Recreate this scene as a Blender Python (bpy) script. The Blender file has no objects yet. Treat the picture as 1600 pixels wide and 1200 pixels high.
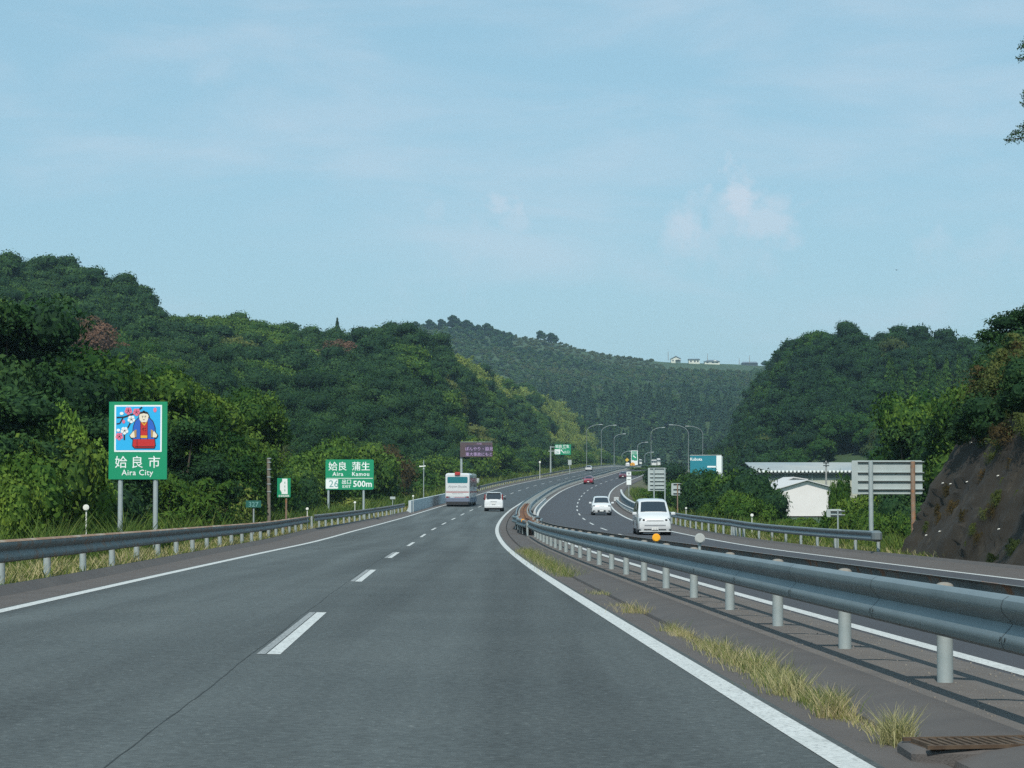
import bpy, math, random
import numpy as np
from math import radians, sin, cos, pi, atan2, hypot
from mathutils import Vector, Matrix

sc = bpy.context.scene
col = sc.collection
# ------------------------------------------------------------------ camera, world, sun, exposure
F = 3430.0; CAMZ = 1.25; TILT = math.atan(160 / F)
camd = bpy.data.cameras.new('camera'); cam = bpy.data.objects.new('camera', camd); col.objects.link(cam)
camd.sensor_width = 36; camd.lens = 36 * F / 1600; camd.clip_end = 12000; camd.clip_start = .1
cam.location = (0, 0, CAMZ); cam.rotation_euler = (pi / 2 + TILT, 0, 0)
sc.camera = cam
sc.view_settings.view_transform = 'Standard'; sc.view_settings.look = 'None'
sc.view_settings.exposure = EXPO = 0.15; sc.view_settings.gamma = 1; sc.view_settings.use_curve_mapping = False
sc.cycles.use_denoising = False
SUN_EL, SUN_ROT = 49, 187; HAZE = 0.00012
w = bpy.data.worlds.new('World'); sc.world = w; w.use_nodes = True
N, L = w.node_tree.nodes, w.node_tree.links
N.clear()
out = N.new('ShaderNodeOutputWorld'); bg = N.new('ShaderNodeBackground'); bg.inputs[1].default_value = .115
sky = N.new('ShaderNodeTexSky'); sky.sky_type = 'NISHITA'; sky.sun_disc = False
sky.sun_elevation = radians(SUN_EL); sky.sun_rotation = radians(SUN_ROT)
sky.air_density = 1.0; sky.dust_density = 1.2; sky.ozone_density = 1.6; sky.altitude = 0
L.new(bg.outputs[0], out.inputs[0])
tc = N.new('ShaderNodeTexCoord')
def vm(op, a, b=None):
    n = N.new('ShaderNodeVectorMath'); n.operation = op
    L.new(a, n.inputs[0])
    if b is not None: n.inputs[1].default_value = b
    return n.outputs[0]
def mth(op, a, b, clamp=False):
    n = N.new('ShaderNodeMath'); n.operation = op; n.use_clamp = clamp
    for i, v in enumerate((a, b)):
        if isinstance(v, (int, float)): n.inputs[i].default_value = v
        else: L.new(v, n.inputs[i])
    return n.outputs[0]
def noise(vec, scale, detail=6, rough=.55, dist=0.):
    n = N.new('ShaderNodeTexNoise'); L.new(vec, n.inputs['Vector']); n.inputs['Scale'].default_value = scale
    n.inputs['Detail'].default_value = detail; n.inputs['Roughness'].default_value = rough; n.inputs['Distortion'].default_value = dist
    return n.outputs['Fac']
def ramp(v, a, b):
    n = N.new('ShaderNodeMapRange'); n.interpolation_type = 'SMOOTHSTEP'; L.new(v, n.inputs[0])
    n.inputs[1].default_value = a; n.inputs[2].default_value = b
    return n.outputs[0]
g = tc.outputs['Generated']
ci = vm('MULTIPLY', g, (1.0, 1.0, 4.2))                    # thin, drawn-out cirrus
cirrus = mth('MULTIPLY', ramp(noise(ci, 6.5, 7, .58, .35), .42, .78), .42)
cloud = cirrus
def ray(px, py):
    v = Vector((px - 800, F * cos(TILT) - (600 - py) * sin(TILT), (600 - py) * cos(TILT) + F * sin(TILT)))
    return v.normalized()
# low cumulus heads: round masks in sky direction, broken up by noise
fine = mth('ADD', mth('MULTIPLY', noise(g, 70, 6, .6, .4), .5), mth('MULTIPLY', noise(g, 26, 4, .6, .6), .5))
for px, py, rad, amt in ((1160, 299, .0140, .85), (1190, 345, .017, .6), (1072, 352, .0125, .65), (1130, 335, .014, .35), (1062, 378, .012, .35), (1100, 380, .012, .3),
                         (780, 316, .0105, .6), (790, 350, .012, .42), (765, 372, .018, .42), (725, 385, .014, .3), (684, 335, .006, .28), (700, 395, .022, .2), (335, 105, .011, .25), (1455, 378, .013, .3), (1560, 385, .024, .22), (1160, 390, .022, .18)):
    d = ray(px, py)
    n = N.new('ShaderNodeVectorMath'); n.operation = 'DISTANCE'; L.new(g, n.inputs[0]); n.inputs[1].default_value = d
    r = mth('DIVIDE', n.outputs['Value'], rad)
    r = mth('ADD', r, mth('MULTIPLY', mth('SUBTRACT', fine, .5), 5.5))
    m_ = N.new('ShaderNodeMapRange'); m_.interpolation_type = 'SMOOTHSTEP'; L.new(r, m_.inputs[0])
    m_.inputs[1].default_value = 1.3; m_.inputs[2].default_value = .1
    m_.inputs[3].default_value = 0; m_.inputs[4].default_value = amt
    cloud = mth('MAXIMUM', cloud, m_.outputs[0])
mix = N.new('ShaderNodeMix'); mix.data_type = 'RGBA'
tint = N.new('ShaderNodeMix'); tint.data_type = 'RGBA'; tint.blend_type = 'MULTIPLY'; tint.inputs[0].default_value = 1
L.new(sky.outputs[0], tint.inputs[6]); tint.inputs[7].default_value = (1, 1, 1, 1)
veil = N.new('ShaderNodeMix'); veil.data_type = 'RGBA'; veil.inputs[0].default_value = .62; L.new(tint.outputs[2], veil.inputs[6]); veil.inputs[7].default_value = (2.6, 4.85, 5.9, 1)      # thin high veil over the whole sky
L.new(cloud, mix.inputs[0]); L.new(veil.outputs[2], mix.inputs[6]); mix.inputs[7].default_value = (5.0, 5.7, 6.5, 1)
L.new(mix.outputs[2], bg.inputs[0])
sund = bpy.data.lights.new('sun', 'SUN'); sund.energy = 3.6; sund.angle = radians(.5); sund.color = (1, .955, .88)
suno = bpy.data.objects.new('sun', sund); col.objects.link(suno)
a_ = radians(SUN_ROT); e_ = radians(SUN_EL)
sdir = Vector((sin(a_) * cos(e_), cos(a_) * cos(e_), sin(e_)))      # towards the sun
suno.rotation_euler = sdir.to_track_quat('Z', 'Y').to_euler()

# ------------------------------------------------------------------ helpers
rng = np.random.default_rng(7); rnd = random.Random(5)
def P(px, py, D):
    v = Vector((px - 800, F * cos(TILT) - (600 - py) * sin(TILT), (600 - py) * cos(TILT) + F * sin(TILT)))
    v = v * (D / v.y)
    return Vector((v.x, D, CAMZ + v.z))
def proj(x, y, z):
    z = z - CAMZ; d = y * cos(TILT) + z * sin(TILT); u = -y * sin(TILT) + z * cos(TILT)
    return 800 + F * x / d, 600 - F * u / d
def sstep(a, b, x):
    t = np.clip((np.asarray(x, float) - a) / (b - a), 0, 1); return t * t * (3 - 2 * t)
MATS = {}
def mat(name, c, rough=.8, metal=0., var=0., vs=1., bump=0., bs=30., c2=None, spec=.5, emit=None, coat=0., detail=6, stretch=None, c3=None, s3=2., lo3=.5, hi3=.7):
    """principled surface; var/c2: mottling by noise at scale vs; c3: second layer of patches; bump: fine relief"""
    if name in MATS: return MATS[name]
    m = bpy.data.materials.new(name); m.use_nodes = True; MATS[name] = m
    t = m.node_tree; b = t.nodes['Principled BSDF']
    b.inputs['Roughness'].default_value = rough; b.inputs['Metallic'].default_value = metal
    b.inputs['Specular IOR Level'].default_value = spec; b.inputs['Coat Weight'].default_value = coat
    b.inputs['Base Color'].default_value = (*c, 1)
    co = t.nodes.new('ShaderNodeTexCoord').outputs['Object']
    if stretch:
        mp = t.nodes.new('ShaderNodeMapping'); mp.inputs['Scale'].default_value = stretch; t.links.new(co, mp.inputs[0]); co = mp.outputs[0]
    def nz(s, d=detail):
        n = t.nodes.new('ShaderNodeTexNoise'); n.inputs['Scale'].default_value = s; n.inputs['Detail'].default_value = d; n.inputs['Roughness'].default_value = .6
        t.links.new(co, n.inputs['Vector']); return n.outputs['Fac']
    last = None
    if var or c2:
        r = t.nodes.new('ShaderNodeMapRange'); t.links.new(nz(vs), r.inputs[0]); r.inputs[1].default_value = .3; r.inputs[2].default_value = .7
        mx = t.nodes.new('ShaderNodeMix'); mx.data_type = 'RGBA'; t.links.new(r.outputs[0], mx.inputs[0])
        ca = c if c2 else tuple(v * (1 - var) for v in c); cb = c2 or tuple(min(1, v * (1 + var)) for v in c)
        mx.inputs[6].default_value = (*ca, 1); mx.inputs[7].default_value = (*cb, 1); last = mx.outputs[2]
    if c3:
        r = t.nodes.new('ShaderNodeMapRange'); t.links.new(nz(s3, 8), r.inputs[0]); r.inputs[1].default_value = lo3; r.inputs[2].default_value = hi3
        mx = t.nodes.new('ShaderNodeMix'); mx.data_type = 'RGBA'; t.links.new(r.outputs[0], mx.inputs[0])
        if last: t.links.new(last, mx.inputs[6])
        else: mx.inputs[6].default_value = (*c, 1)
        mx.inputs[7].default_value = (*c3, 1); last = mx.outputs[2]
    if last: t.links.new(last, b.inputs['Base Color'])
    if bump:
        bp = t.nodes.new('ShaderNodeBump'); bp.inputs['Strength'].default_value = bump; bp.inputs['Distance'].default_value = .01
        t.links.new(nz(bs, 3), bp.inputs['Height']); t.links.new(bp.outputs[0], b.inputs['Normal'])
    if emit:
        b.inputs['Emission Color'].default_value = (*c, 1); b.inputs['Emission Strength'].default_value = emit
    return m
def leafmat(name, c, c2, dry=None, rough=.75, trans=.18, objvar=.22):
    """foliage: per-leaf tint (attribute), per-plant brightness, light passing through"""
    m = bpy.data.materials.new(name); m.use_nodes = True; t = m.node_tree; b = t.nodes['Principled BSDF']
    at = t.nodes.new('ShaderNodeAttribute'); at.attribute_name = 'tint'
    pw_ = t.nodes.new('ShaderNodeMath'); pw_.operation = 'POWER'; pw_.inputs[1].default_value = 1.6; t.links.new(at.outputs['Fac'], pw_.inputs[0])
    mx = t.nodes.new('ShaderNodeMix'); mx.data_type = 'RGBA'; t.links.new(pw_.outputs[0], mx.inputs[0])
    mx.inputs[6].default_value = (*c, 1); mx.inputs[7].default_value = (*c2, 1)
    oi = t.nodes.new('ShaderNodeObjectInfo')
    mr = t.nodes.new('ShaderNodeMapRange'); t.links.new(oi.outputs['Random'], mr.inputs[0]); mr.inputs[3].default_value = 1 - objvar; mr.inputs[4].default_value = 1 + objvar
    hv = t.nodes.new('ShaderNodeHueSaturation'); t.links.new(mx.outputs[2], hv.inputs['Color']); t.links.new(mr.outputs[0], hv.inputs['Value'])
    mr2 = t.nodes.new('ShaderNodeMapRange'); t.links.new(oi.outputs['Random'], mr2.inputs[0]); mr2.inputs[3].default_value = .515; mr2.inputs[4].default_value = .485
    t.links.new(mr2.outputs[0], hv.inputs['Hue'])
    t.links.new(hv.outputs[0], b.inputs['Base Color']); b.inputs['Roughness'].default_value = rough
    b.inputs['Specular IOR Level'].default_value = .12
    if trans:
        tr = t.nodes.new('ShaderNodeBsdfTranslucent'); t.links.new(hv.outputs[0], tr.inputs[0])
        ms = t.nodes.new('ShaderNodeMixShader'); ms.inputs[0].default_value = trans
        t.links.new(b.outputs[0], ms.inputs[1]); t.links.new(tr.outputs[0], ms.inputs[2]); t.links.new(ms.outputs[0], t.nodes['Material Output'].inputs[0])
    MATS[name] = m; return m

class MB:
    def __init__(s): s.v = []; s.f = []
    def add(s, vs, fs):
        o = len(s.v); s.v += [tuple(v) for v in vs]; s.f += [tuple(i + o for i in f) for f in fs]; return s
    def box(s, c, d, rz=0., taper=1.):
        x, y, z = [k / 2 for k in d]; R = Matrix.Rotation(rz, 3, 'Z'); c = Vector(c)
        vs = [c + R @ Vector((sx * x * (taper if sz > 0 else 1), sy * y * (taper if sz > 0 else 1), sz * z)) for sz in (-1, 1) for sy in (-1, 1) for sx in (-1, 1)]
        return s.add(vs, [(0, 2, 3, 1), (4, 5, 7, 6), (0, 1, 5, 4), (2, 6, 7, 3), (0, 4, 6, 2), (1, 3, 7, 5)])
    def rbox(s, c, d, b=.02):       # box with chamfered vertical+horizontal edges
        x, y, z = [k / 2 for k in d]; b = min(b, x * .9, y * .9, z * .9); ring = lambda ix, iy: [(ix - b, -iy), (ix, -iy + b), (ix, iy - b), (ix - b, iy), (-ix + b, iy), (-ix, iy - b), (-ix, -iy + b), (-ix + b, -iy)]
        vs = []
        for zz_, i in ((-z, b), (-z + b, 0), (z - b, 0), (z, b)):
            vs += [(c[0] + p[0], c[1] + p[1], c[2] + zz_) for p in ring(x - i, y - i)]
        fs = [tuple(range(7, -1, -1)), tuple(range(24, 32))]
        for k in range(3):
            for i in range(8):
                j = (i + 1) % 8; fs.append((k * 8 + i, k * 8 + j, k * 8 + 8 + j, k * 8 + 8 + i))
        return s.add(vs, fs)
    def cyl(s, p0, p1, r0, r1=None, n=12, caps=True):
        p0, p1 = Vector(p0), Vector(p1); r1 = r0 if r1 is None else r1; q = (p1 - p0).to_track_quat('Z', 'Y')
        vs = [p + q @ Vector((r * cos(2 * pi * i / n), r * sin(2 * pi * i / n), 0)) for p, r in ((p0, r0), (p1, r1)) for i in range(n)]
        fs = [(i, (i + 1) % n, n + (i + 1) % n, n + i) for i in range(n)]
        if caps: fs += [tuple(range(n - 1, -1, -1)), tuple(range(n, 2 * n))]
        return s.add(vs, fs)
    def tube(s, pts, rs, n=8):
        pts = [Vector(p) for p in pts]; rs = rs if isinstance(rs, (list, tuple)) else [rs] * len(pts); vs = []; fs = []
        for k, p in enumerate(pts):
            d = (pts[min(k + 1, len(pts) - 1)] - pts[max(k - 1, 0)]).normalized(); q = d.to_track_quat('Z', 'Y')
            vs += [p + q @ Vector((rs[k] * cos(2 * pi * i / n), rs[k] * sin(2 * pi * i / n), 0)) for i in range(n)]
        for k in range(len(pts) - 1):
            fs += [(k * n + i, k * n + (i + 1) % n, (k + 1) * n + (i + 1) % n, (k + 1) * n + i) for i in range(n)]
        fs += [tuple(range(n - 1, -1, -1)), tuple(range((len(pts) - 1) * n, len(pts) * n))]
        return s.add(vs, fs)
    def dome(s, c, r, h, n=14, m=4):
        vs = []; fs = []
        for k in range(m):
            a = k / m * pi / 2
            vs += [(c[0] + r * cos(a) * cos(2 * pi * i / n), c[1] + r * cos(a) * sin(2 * pi * i / n), c[2] + h * sin(a)) for i in range(n)]
        vs.append((c[0], c[1], c[2] + h)); t = len(vs) - 1
        for k in range(m - 1): fs += [(k * n + i, k * n + (i + 1) % n, (k + 1) * n + (i + 1) % n, (k + 1) * n + i) for i in range(n)]
        fs += [((m - 1) * n + i, (m - 1) * n + (i + 1) % n, t) for i in range(n)]; fs.append(tuple(range(n - 1, -1, -1)))
        return s.add(vs, fs)
    def slab(s, pts, y0, y1):       # polygon in the xz plane given a thickness along y
        n = len(pts); vs = [(p[0], y, p[1]) for y in (y0, y1) for p in pts]
        return s.add(vs, [tuple(range(n)), tuple(range(2 * n - 1, n - 1, -1))] + [(i, n + i, n + (i + 1) % n, (i + 1) % n) for i in range(n)])
    def build(s, name, m, parent=None, smooth=False, loc=None):
        me = bpy.data.meshes.new(name); me.from_pydata(s.v, [], s.f); me.update()
        me.materials.append(MATS[m] if isinstance(m, str) else m)
        if smooth:
            me.polygons.foreach_set('use_smooth', [True] * len(me.polygons))
            try: me.set_sharp_from_angle(angle=radians(38))
            except Exception: pass
        o = bpy.data.objects.new(name, me); col.objects.link(o)
        if parent: o.parent = parent
        if loc is not None: o.location = loc
        return o
def tag(o, label=None, cat=None, group=None, kind=None):
    for k, v in (('label', label), ('category', cat), ('group', group), ('kind', kind)):
        if v: o[k] = v
    return o
def thing(name, label, cat, loc=(0, 0, 0), rz=0., group=None):
    o = bpy.data.objects.new(name, None); col.objects.link(o); o.location = loc; o.rotation_euler = (0, 0, rz)
    return tag(o, label, cat, group)
def part(name, me, parent, loc=(0, 0, 0), rz=0.):
    o = bpy.data.objects.new(name, me); col.objects.link(o); o.parent = parent; o.location = loc; o.rotation_euler = (0, 0, rz); return o
def textmesh(name, s, size, m, parent, x, y, z, bold=0., sx=1., align='CENTER', rz=0., space=1.):
    c = bpy.data.curves.new(name, 'FONT'); c.body = s; c.size = size; c.align_x = align; c.offset = bold; c.space_character = space; c.resolution_u = 2
    o = bpy.data.objects.new(name, c); col.objects.link(o); bpy.context.view_layer.update()
    me = bpy.data.meshes.new_from_object(o.evaluated_get(bpy.context.evaluated_depsgraph_get()))
    bpy.data.objects.remove(o); bpy.data.curves.remove(c)
    n = len(me.vertices); a = np.empty(n * 3, np.float32); me.vertices.foreach_get('co', a); a = a.reshape(-1, 3)
    b = np.stack([a[:, 0] * sx, np.zeros(n), a[:, 1]], 1)
    R = np.array([[cos(rz), -sin(rz), 0], [sin(rz), cos(rz), 0], [0, 0, 1]]); b = b @ R.T + np.array([x, y, z])
    me.vertices.foreach_set('co', b.astype(np.float32).ravel()); me.update(); me.name = name
    me.materials.clear(); me.materials.append(MATS[m])
    o = bpy.data.objects.new(name, me); col.objects.link(o)
    if parent: o.parent = parent
    return o

# ------------------------------------------------------------------ the road's line and profile
KX = [(-60, .9), (-30, -.45), (0, -1.45), (10.7, -1.85), (21.4, -2.22), (42.5, -2.9), (65, -3.5), (85, -3.92), (114, -4.37), (134, -4.49), (154, -4.46), (174, -4.31), (194, -4.01), (214, -3.57), (234, -2.97), (254, -2.27), (274, -1.46), (294, -.53), (314, .51), (334, 1.71), (354, 3.06), (374, 4.56), (394, 6.24), (414, 8.02), (434, 10.0), (470, 13.6), (530, 19.1), (600, 25.4), (700, 33.7), (940, 53), (1100, 68), (1300, 92), (1600, 135)]
KZ = [(-60, .68), (0, 0), (30, -.342), (65, -.74), (85, -.95), (114, -1.1), (134, -1.16), (154, -1.17), (174, -1.13), (194, -1.02), (214, -.87), (234, -.69), (254, -.45), (274, -.17), (294, .14), (334, .84), (374, 1.56), (434, 2.71), (545, 4.9), (700, 7.2), (940, 9.5), (1100, 10.2), (1300, 9.5), (1600, 8.)]
DS = np.concatenate([np.arange(-60, 500, 2.), np.arange(500, 1600.1, 10.)])
def smooth_interp(K):
    k = np.array(K); xs, ys = k[:, 0], k[:, 1]
    # Catmull-Rom with non-uniform knots
    m = np.gradient(ys, xs); i = np.clip(np.searchsorted(xs, DS) - 1, 0, len(xs) - 2)
    h = xs[i + 1] - xs[i]; t = (DS - xs[i]) / h
    return (2*t**3-3*t**2+1)*ys[i] + (t**3-2*t**2+t)*h*m[i] + (-2*t**3+3*t**2)*ys[i+1] + (t**3-t**2)*h*m[i+1]
CXs = smooth_interp(KX); ZZs = smooth_interp(KZ)
ker = np.array([1, 2, 3, 2, 1]) / 9.
for A in (CXs, ZZs): A[4:270] = np.convolve(A, ker, 'same')[4:270]
SLs = np.gradient(CXs, DS)
def cx(D): return np.interp(D, DS, CXs)
def zz(D): return np.interp(D, DS, ZZs)
def R(D, lat, h=0.):
    s = np.interp(D, DS, SLs); n = hypot(1, s)
    return Vector((float(cx(D) + lat / n), float(D - s * lat / n), float(zz(D) - .012 * lat + h)))
def heading(D): return -math.atan(float(np.interp(D, DS, SLs)))       # z rotation of a thing facing along the road
def latD(fn, D): return fn(D) if callable(fn) else fn
def dsamp(D0, D1):
    return [D0] + [float(d) for d in DS if D0 + 1e-6 < d < D1 - 1e-6] + [D1]
def ribbon(name, D0, D1, prof, m, kind='structure', label=None, thick=None):
    """strip along the road; prof = list of (lat or function, height)"""
    ds = dsamp(D0, D1); mb = MB(); n = len(prof)
    vs = [R(d, latD(l, d), latD(h, d)) for d in ds for l, h in prof]
    mb.add(vs, [(i * n + k, i * n + k + 1, (i + 1) * n + k + 1, (i + 1) * n + k) for i in range(len(ds) - 1) for k in range(n - 1)])
    o = mb.build(name, m, smooth=True); return tag(o, label, None, None, kind)

# ------------------------------------------------------------------ surface materials
mat('asphalt_near', (.064, .076, .076), .86, c2=(.079, .092, .091), vs=.35, bump=.9, bs=170, detail=3, c3=(.24, .26, .25), s3=26, lo3=.60, hi3=.80)
def streaks(m, amt):
    t = MATS[m].node_tree; b = t.nodes['Principled BSDF']; src = b.inputs['Base Color'].links[0].from_socket
    tc_ = t.nodes.new('ShaderNodeTexCoord'); mp = t.nodes.new('ShaderNodeMapping'); mp.inputs['Scale'].default_value = (1.1, .025, 1); t.links.new(tc_.outputs['Object'], mp.inputs[0])
    n = t.nodes.new('ShaderNodeTexNoise'); n.inputs['Scale'].default_value = 1.; n.inputs['Detail'].default_value = 4; t.links.new(mp.outputs[0], n.inputs['Vector'])
    n2 = t.nodes.new('ShaderNodeTexNoise'); n2.inputs['Scale'].default_value = 17; n2.inputs['Detail'].default_value = 5; t.links.new(tc_.outputs['Object'], n2.inputs['Vector'])
    ad = t.nodes.new('ShaderNodeMath'); ad.operation = 'ADD'; t.links.new(n.outputs['Fac'], ad.inputs[0]); t.links.new(n2.outputs['Fac'], ad.inputs[1])
    r = t.nodes.new('ShaderNodeMapRange'); t.links.new(ad.outputs[0], r.inputs[0]); r.inputs[1].default_value = .7; r.inputs[2].default_value = 1.3; r.inputs[3].default_value = 1 - amt; r.inputs[4].default_value = 1 + amt
    h = t.nodes.new('ShaderNodeHueSaturation'); t.links.new(src, h.inputs['Color']); t.links.new(r.outputs[0], h.inputs['Value']); t.links.new(h.outputs[0], b.inputs['Base Color'])
streaks('asphalt_near', .42)
mat('asphalt_far', (.048, .058, .062), .85, c2=(.056, .066, .070), vs=.3, bump=.5, bs=60)
mat('asphalt_opposite', (.048, .050, .057), .85, c2=(.056, .058, .064), vs=.3, bump=.6, bs=90)
mat('asphalt_shoulder', (.085, .076, .070), .92, c2=(.115, .102, .094), vs=1.2, bump=1., bs=120, c3=(.16, .145, .13), s3=60, lo3=.6, hi3=.8)
mat('median_gravel', (.110, .100, .092), .95, c2=(.15, .135, .122), vs=2.2, bump=1., bs=75, c3=(.20, .185, .165), s3=42, lo3=.6, hi3=.72)
mat('kerb_asphalt', (.075, .070, .068), .9, c2=(.10, .092, .086), vs=1.5, bump=.7, bs=70)
mat('tar_line', (.030, .036, .036), .9)
mat('joint_dark', (.014, .013, .012), .95, var=.3, vs=10)
mat('paint_white', (.50, .52, .50), .7, c2=(.60, .62, .60), vs=3., bump=.5, bs=120, c3=(.2, .21, .21), s3=30, lo3=.50, hi3=.70)
mat('paint_worn', (.36, .38, .375), .8, c2=(.27, .29, .29), vs=6., bump=.5, bs=120, c3=(.12, .13, .13), s3=55, lo3=.47, hi3=.6)
mat('soil', (.06, .07, .03), .95, c2=(.10, .09, .045), vs=.6)
mat('verge_grass', (.16, .15, .055), .95, c2=(.09, .11, .035), vs=.9, bump=1, bs=20)
mat('hill_soil', (.018, .045, .016), .95, c2=(.045, .085, .026), vs=.045)
mat('steel', (.195, .232, .24), .5, .3, c2=(.15, .185, .196), vs=1.3, c3=(.2, .19, .16), s3=7, lo3=.66, hi3=.82, bump=.08, bs=9)
mat('steel_post', (.33, .39, .39), .55, .25, c2=(.40, .45, .445), vs=6, c3=(.24, .25, .23), s3=9, lo3=.6, hi3=.8)
mat('steel_aged', (.15, .17, .165), .65, .25, c2=(.21, .23, .225), vs=2, c3=(.26, .13, .07), s3=3.5, lo3=.52, hi3=.66)
mat('steel_brown', (.19, .12, .08), .7, .1, c2=(.30, .22, .16), vs=3, c3=(.33, .15, .07), s3=5, lo3=.5, hi3=.65)
mat('rust', (.17, .07, .03), .9, c2=(.07, .035, .022), vs=4, c3=(.30, .13, .03), s3=2, lo3=.5, hi3=.7)
mat('rust_cap', (.27, .27, .24), .7, .1, c2=(.20, .15, .11), vs=12)
mat('concrete', (.42, .45, .45), .85, c2=(.50, .53, .53), vs=1.3, c3=(.3, .31, .29), s3=.7, lo3=.5, hi3=.75)
mat('concrete_grey', (.26, .27, .26), .9, c2=(.34, .34, .32), vs=2, c3=(.15, .15, .14), s3=3, lo3=.5, hi3=.75)
mat('grate', (.06, .038, .024), .9, .1, c2=(.12, .085, .055), vs=9)

# ------------------------------------------------------------------ setting: pavements
NEAR = 221.
def lsh(D):         # left edge of the paved shoulder
    return float(np.interp(D, [-60, 40, 113, 116, 190, 2000], [-4.75, -4.75, -5.75, -5.75, -4.75, -4.75]))
def rsh(D): return float(np.interp(D, [-60, 73, 105, 160, 2000], [16.0, 16.0, 15.2, 15.1, 15.1]))
ribbon('road_surface', -60, NEAR, [(-3.95, 0), (0, 0), (3.75, 0)], 'asphalt_near')
ribbon('road_surface', NEAR, 1060, [(-3.95, 0), (0, 0), (3.75, 0)], 'asphalt_far')
ribbon('opposite_road_surface', -60, 1060, [(6.15, 0), (9.9, 0), (13.65, 0)], 'asphalt_opposite')
ribbon('left_road_shoulder', -60, 1060, [(lsh, -.02), (-4.3, 0), (-3.95, 0)], 'asphalt_shoulder')
ribbon('left_road_berm', -60, 1060, [(lambda d: lsh(d) - .55, -.15), (lambda d: lsh(d) - .42, .07), (lambda d: lsh(d) - .2, .10), (lambda d: lsh(d), -.03)], 'kerb_asphalt')
ribbon('right_road_shoulder', -60, 1060, [(13.65, 0), (rsh, -.01)], 'asphalt_shoulder')
ribbon('right_road_berm', -60, 1060, [(rsh, -.02), (lambda d: rsh(d) + .1, .06), (lambda d: rsh(d) + .3, .06), (lambda d: rsh(d) + .45, -.15)], 'kerb_asphalt')
ribbon('median_ground', -60, 1060, [(3.75, 0), (4.12, -.01)], 'asphalt_shoulder')
ribbon('median_joint_surface', -60, 1060, [(4.10, -.03), (4.19, -.035)], 'joint_dark')
ribbon('median_kerb', -60, 1060, [(4.17, -.05), (4.19, .0), (4.35, .05), (4.6, .085), (4.78, .07), (4.84, .045)], 'kerb_asphalt')
ribbon('median_ground', -60, 1060, [(4.83, .045), (5.3, .05), (5.9, .02), (6.15, 0)], 'median_gravel')
# painted markings, each a sheet 4 mm up
H = .004
def marking(D0, D1, lat, wd, m='paint_white', h=H): return ribbon('road_marking', D0, D1, [(lat - wd / 2, h), (lat + wd / 2, h)], m)
marking(-60, 1055, -3.8, .18); marking(-60, 1055, 3.6, .19); marking(-60, 1055, 6.3, .19); marking(-60, 1055, 13.5, .19)
d = 19.3 - 60
ks = 0
while d < 900:
    if d > -20:
        marking(d, d + 8, 0.06, .12)
        if d < 60: marking(d, d + 8, -.05, .075, 'paint_worn')
        marking(d + 6.7, d + 14.7, 9.9, .13)
    d += 20
for q0, l0, w0 in ((26.0, -1.95, .55), (26.15, -3.5, .25), (33, 1.4, .3)): tag(MB().add([R(q0, l0, .003), R(q0, l0 + w0, .003), R(q0 + .018, l0 + w0, .003), R(q0 + .022, l0, .003)], [(0, 1, 2, 3)]).build('road_scratch_marking', 'paint_worn'), kind='structure')
# lengthwise construction joint down the middle of the near carriageway: a hairline of sealed tar with an uneven edge
jd = np.arange(-10, 110, .35); mb = MB(); vs = []
for q in jd:
    o_ = -.13 + .008 * sin(q * .9) + rnd.uniform(-.006, .006); ww = rnd.uniform(.001, .006)
    vs += [R(q, o_ - ww, .0022), R(q, o_ + ww, .0022)]
mb.add(vs, [(2 * i, 2 * i + 1, 2 * i + 3, 2 * i + 2) for i in range(len(jd) - 1)])
tag(mb.build('road_joint_marking', 'tar_line'), kind='structure')
# a bridge joint across the carriageway where the paving changes
mb = MB(); vs = [R(dd, l, .003) for dd in (NEAR - .25, NEAR + .25) for l in (-3.9, 3.7)]; mb.add(vs, [(0, 1, 3, 2)])
tag(mb.build('road_joint_marking', 'joint_dark'), kind='structure')

# verges that tie the paving to the terrain
ribbon('left_ground', -60, 1060, [(-17, -1.4), (-12, -.55), (-8, -.3), (lambda d: lsh(d) - .5, -.1)], 'verge_grass')
ribbon('right_ground', -60, 1060, [(lambda d: rsh(d) + .4, -.1), (19, -.5), (24, -1.5), (29, -3.4)], 'soil')

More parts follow.
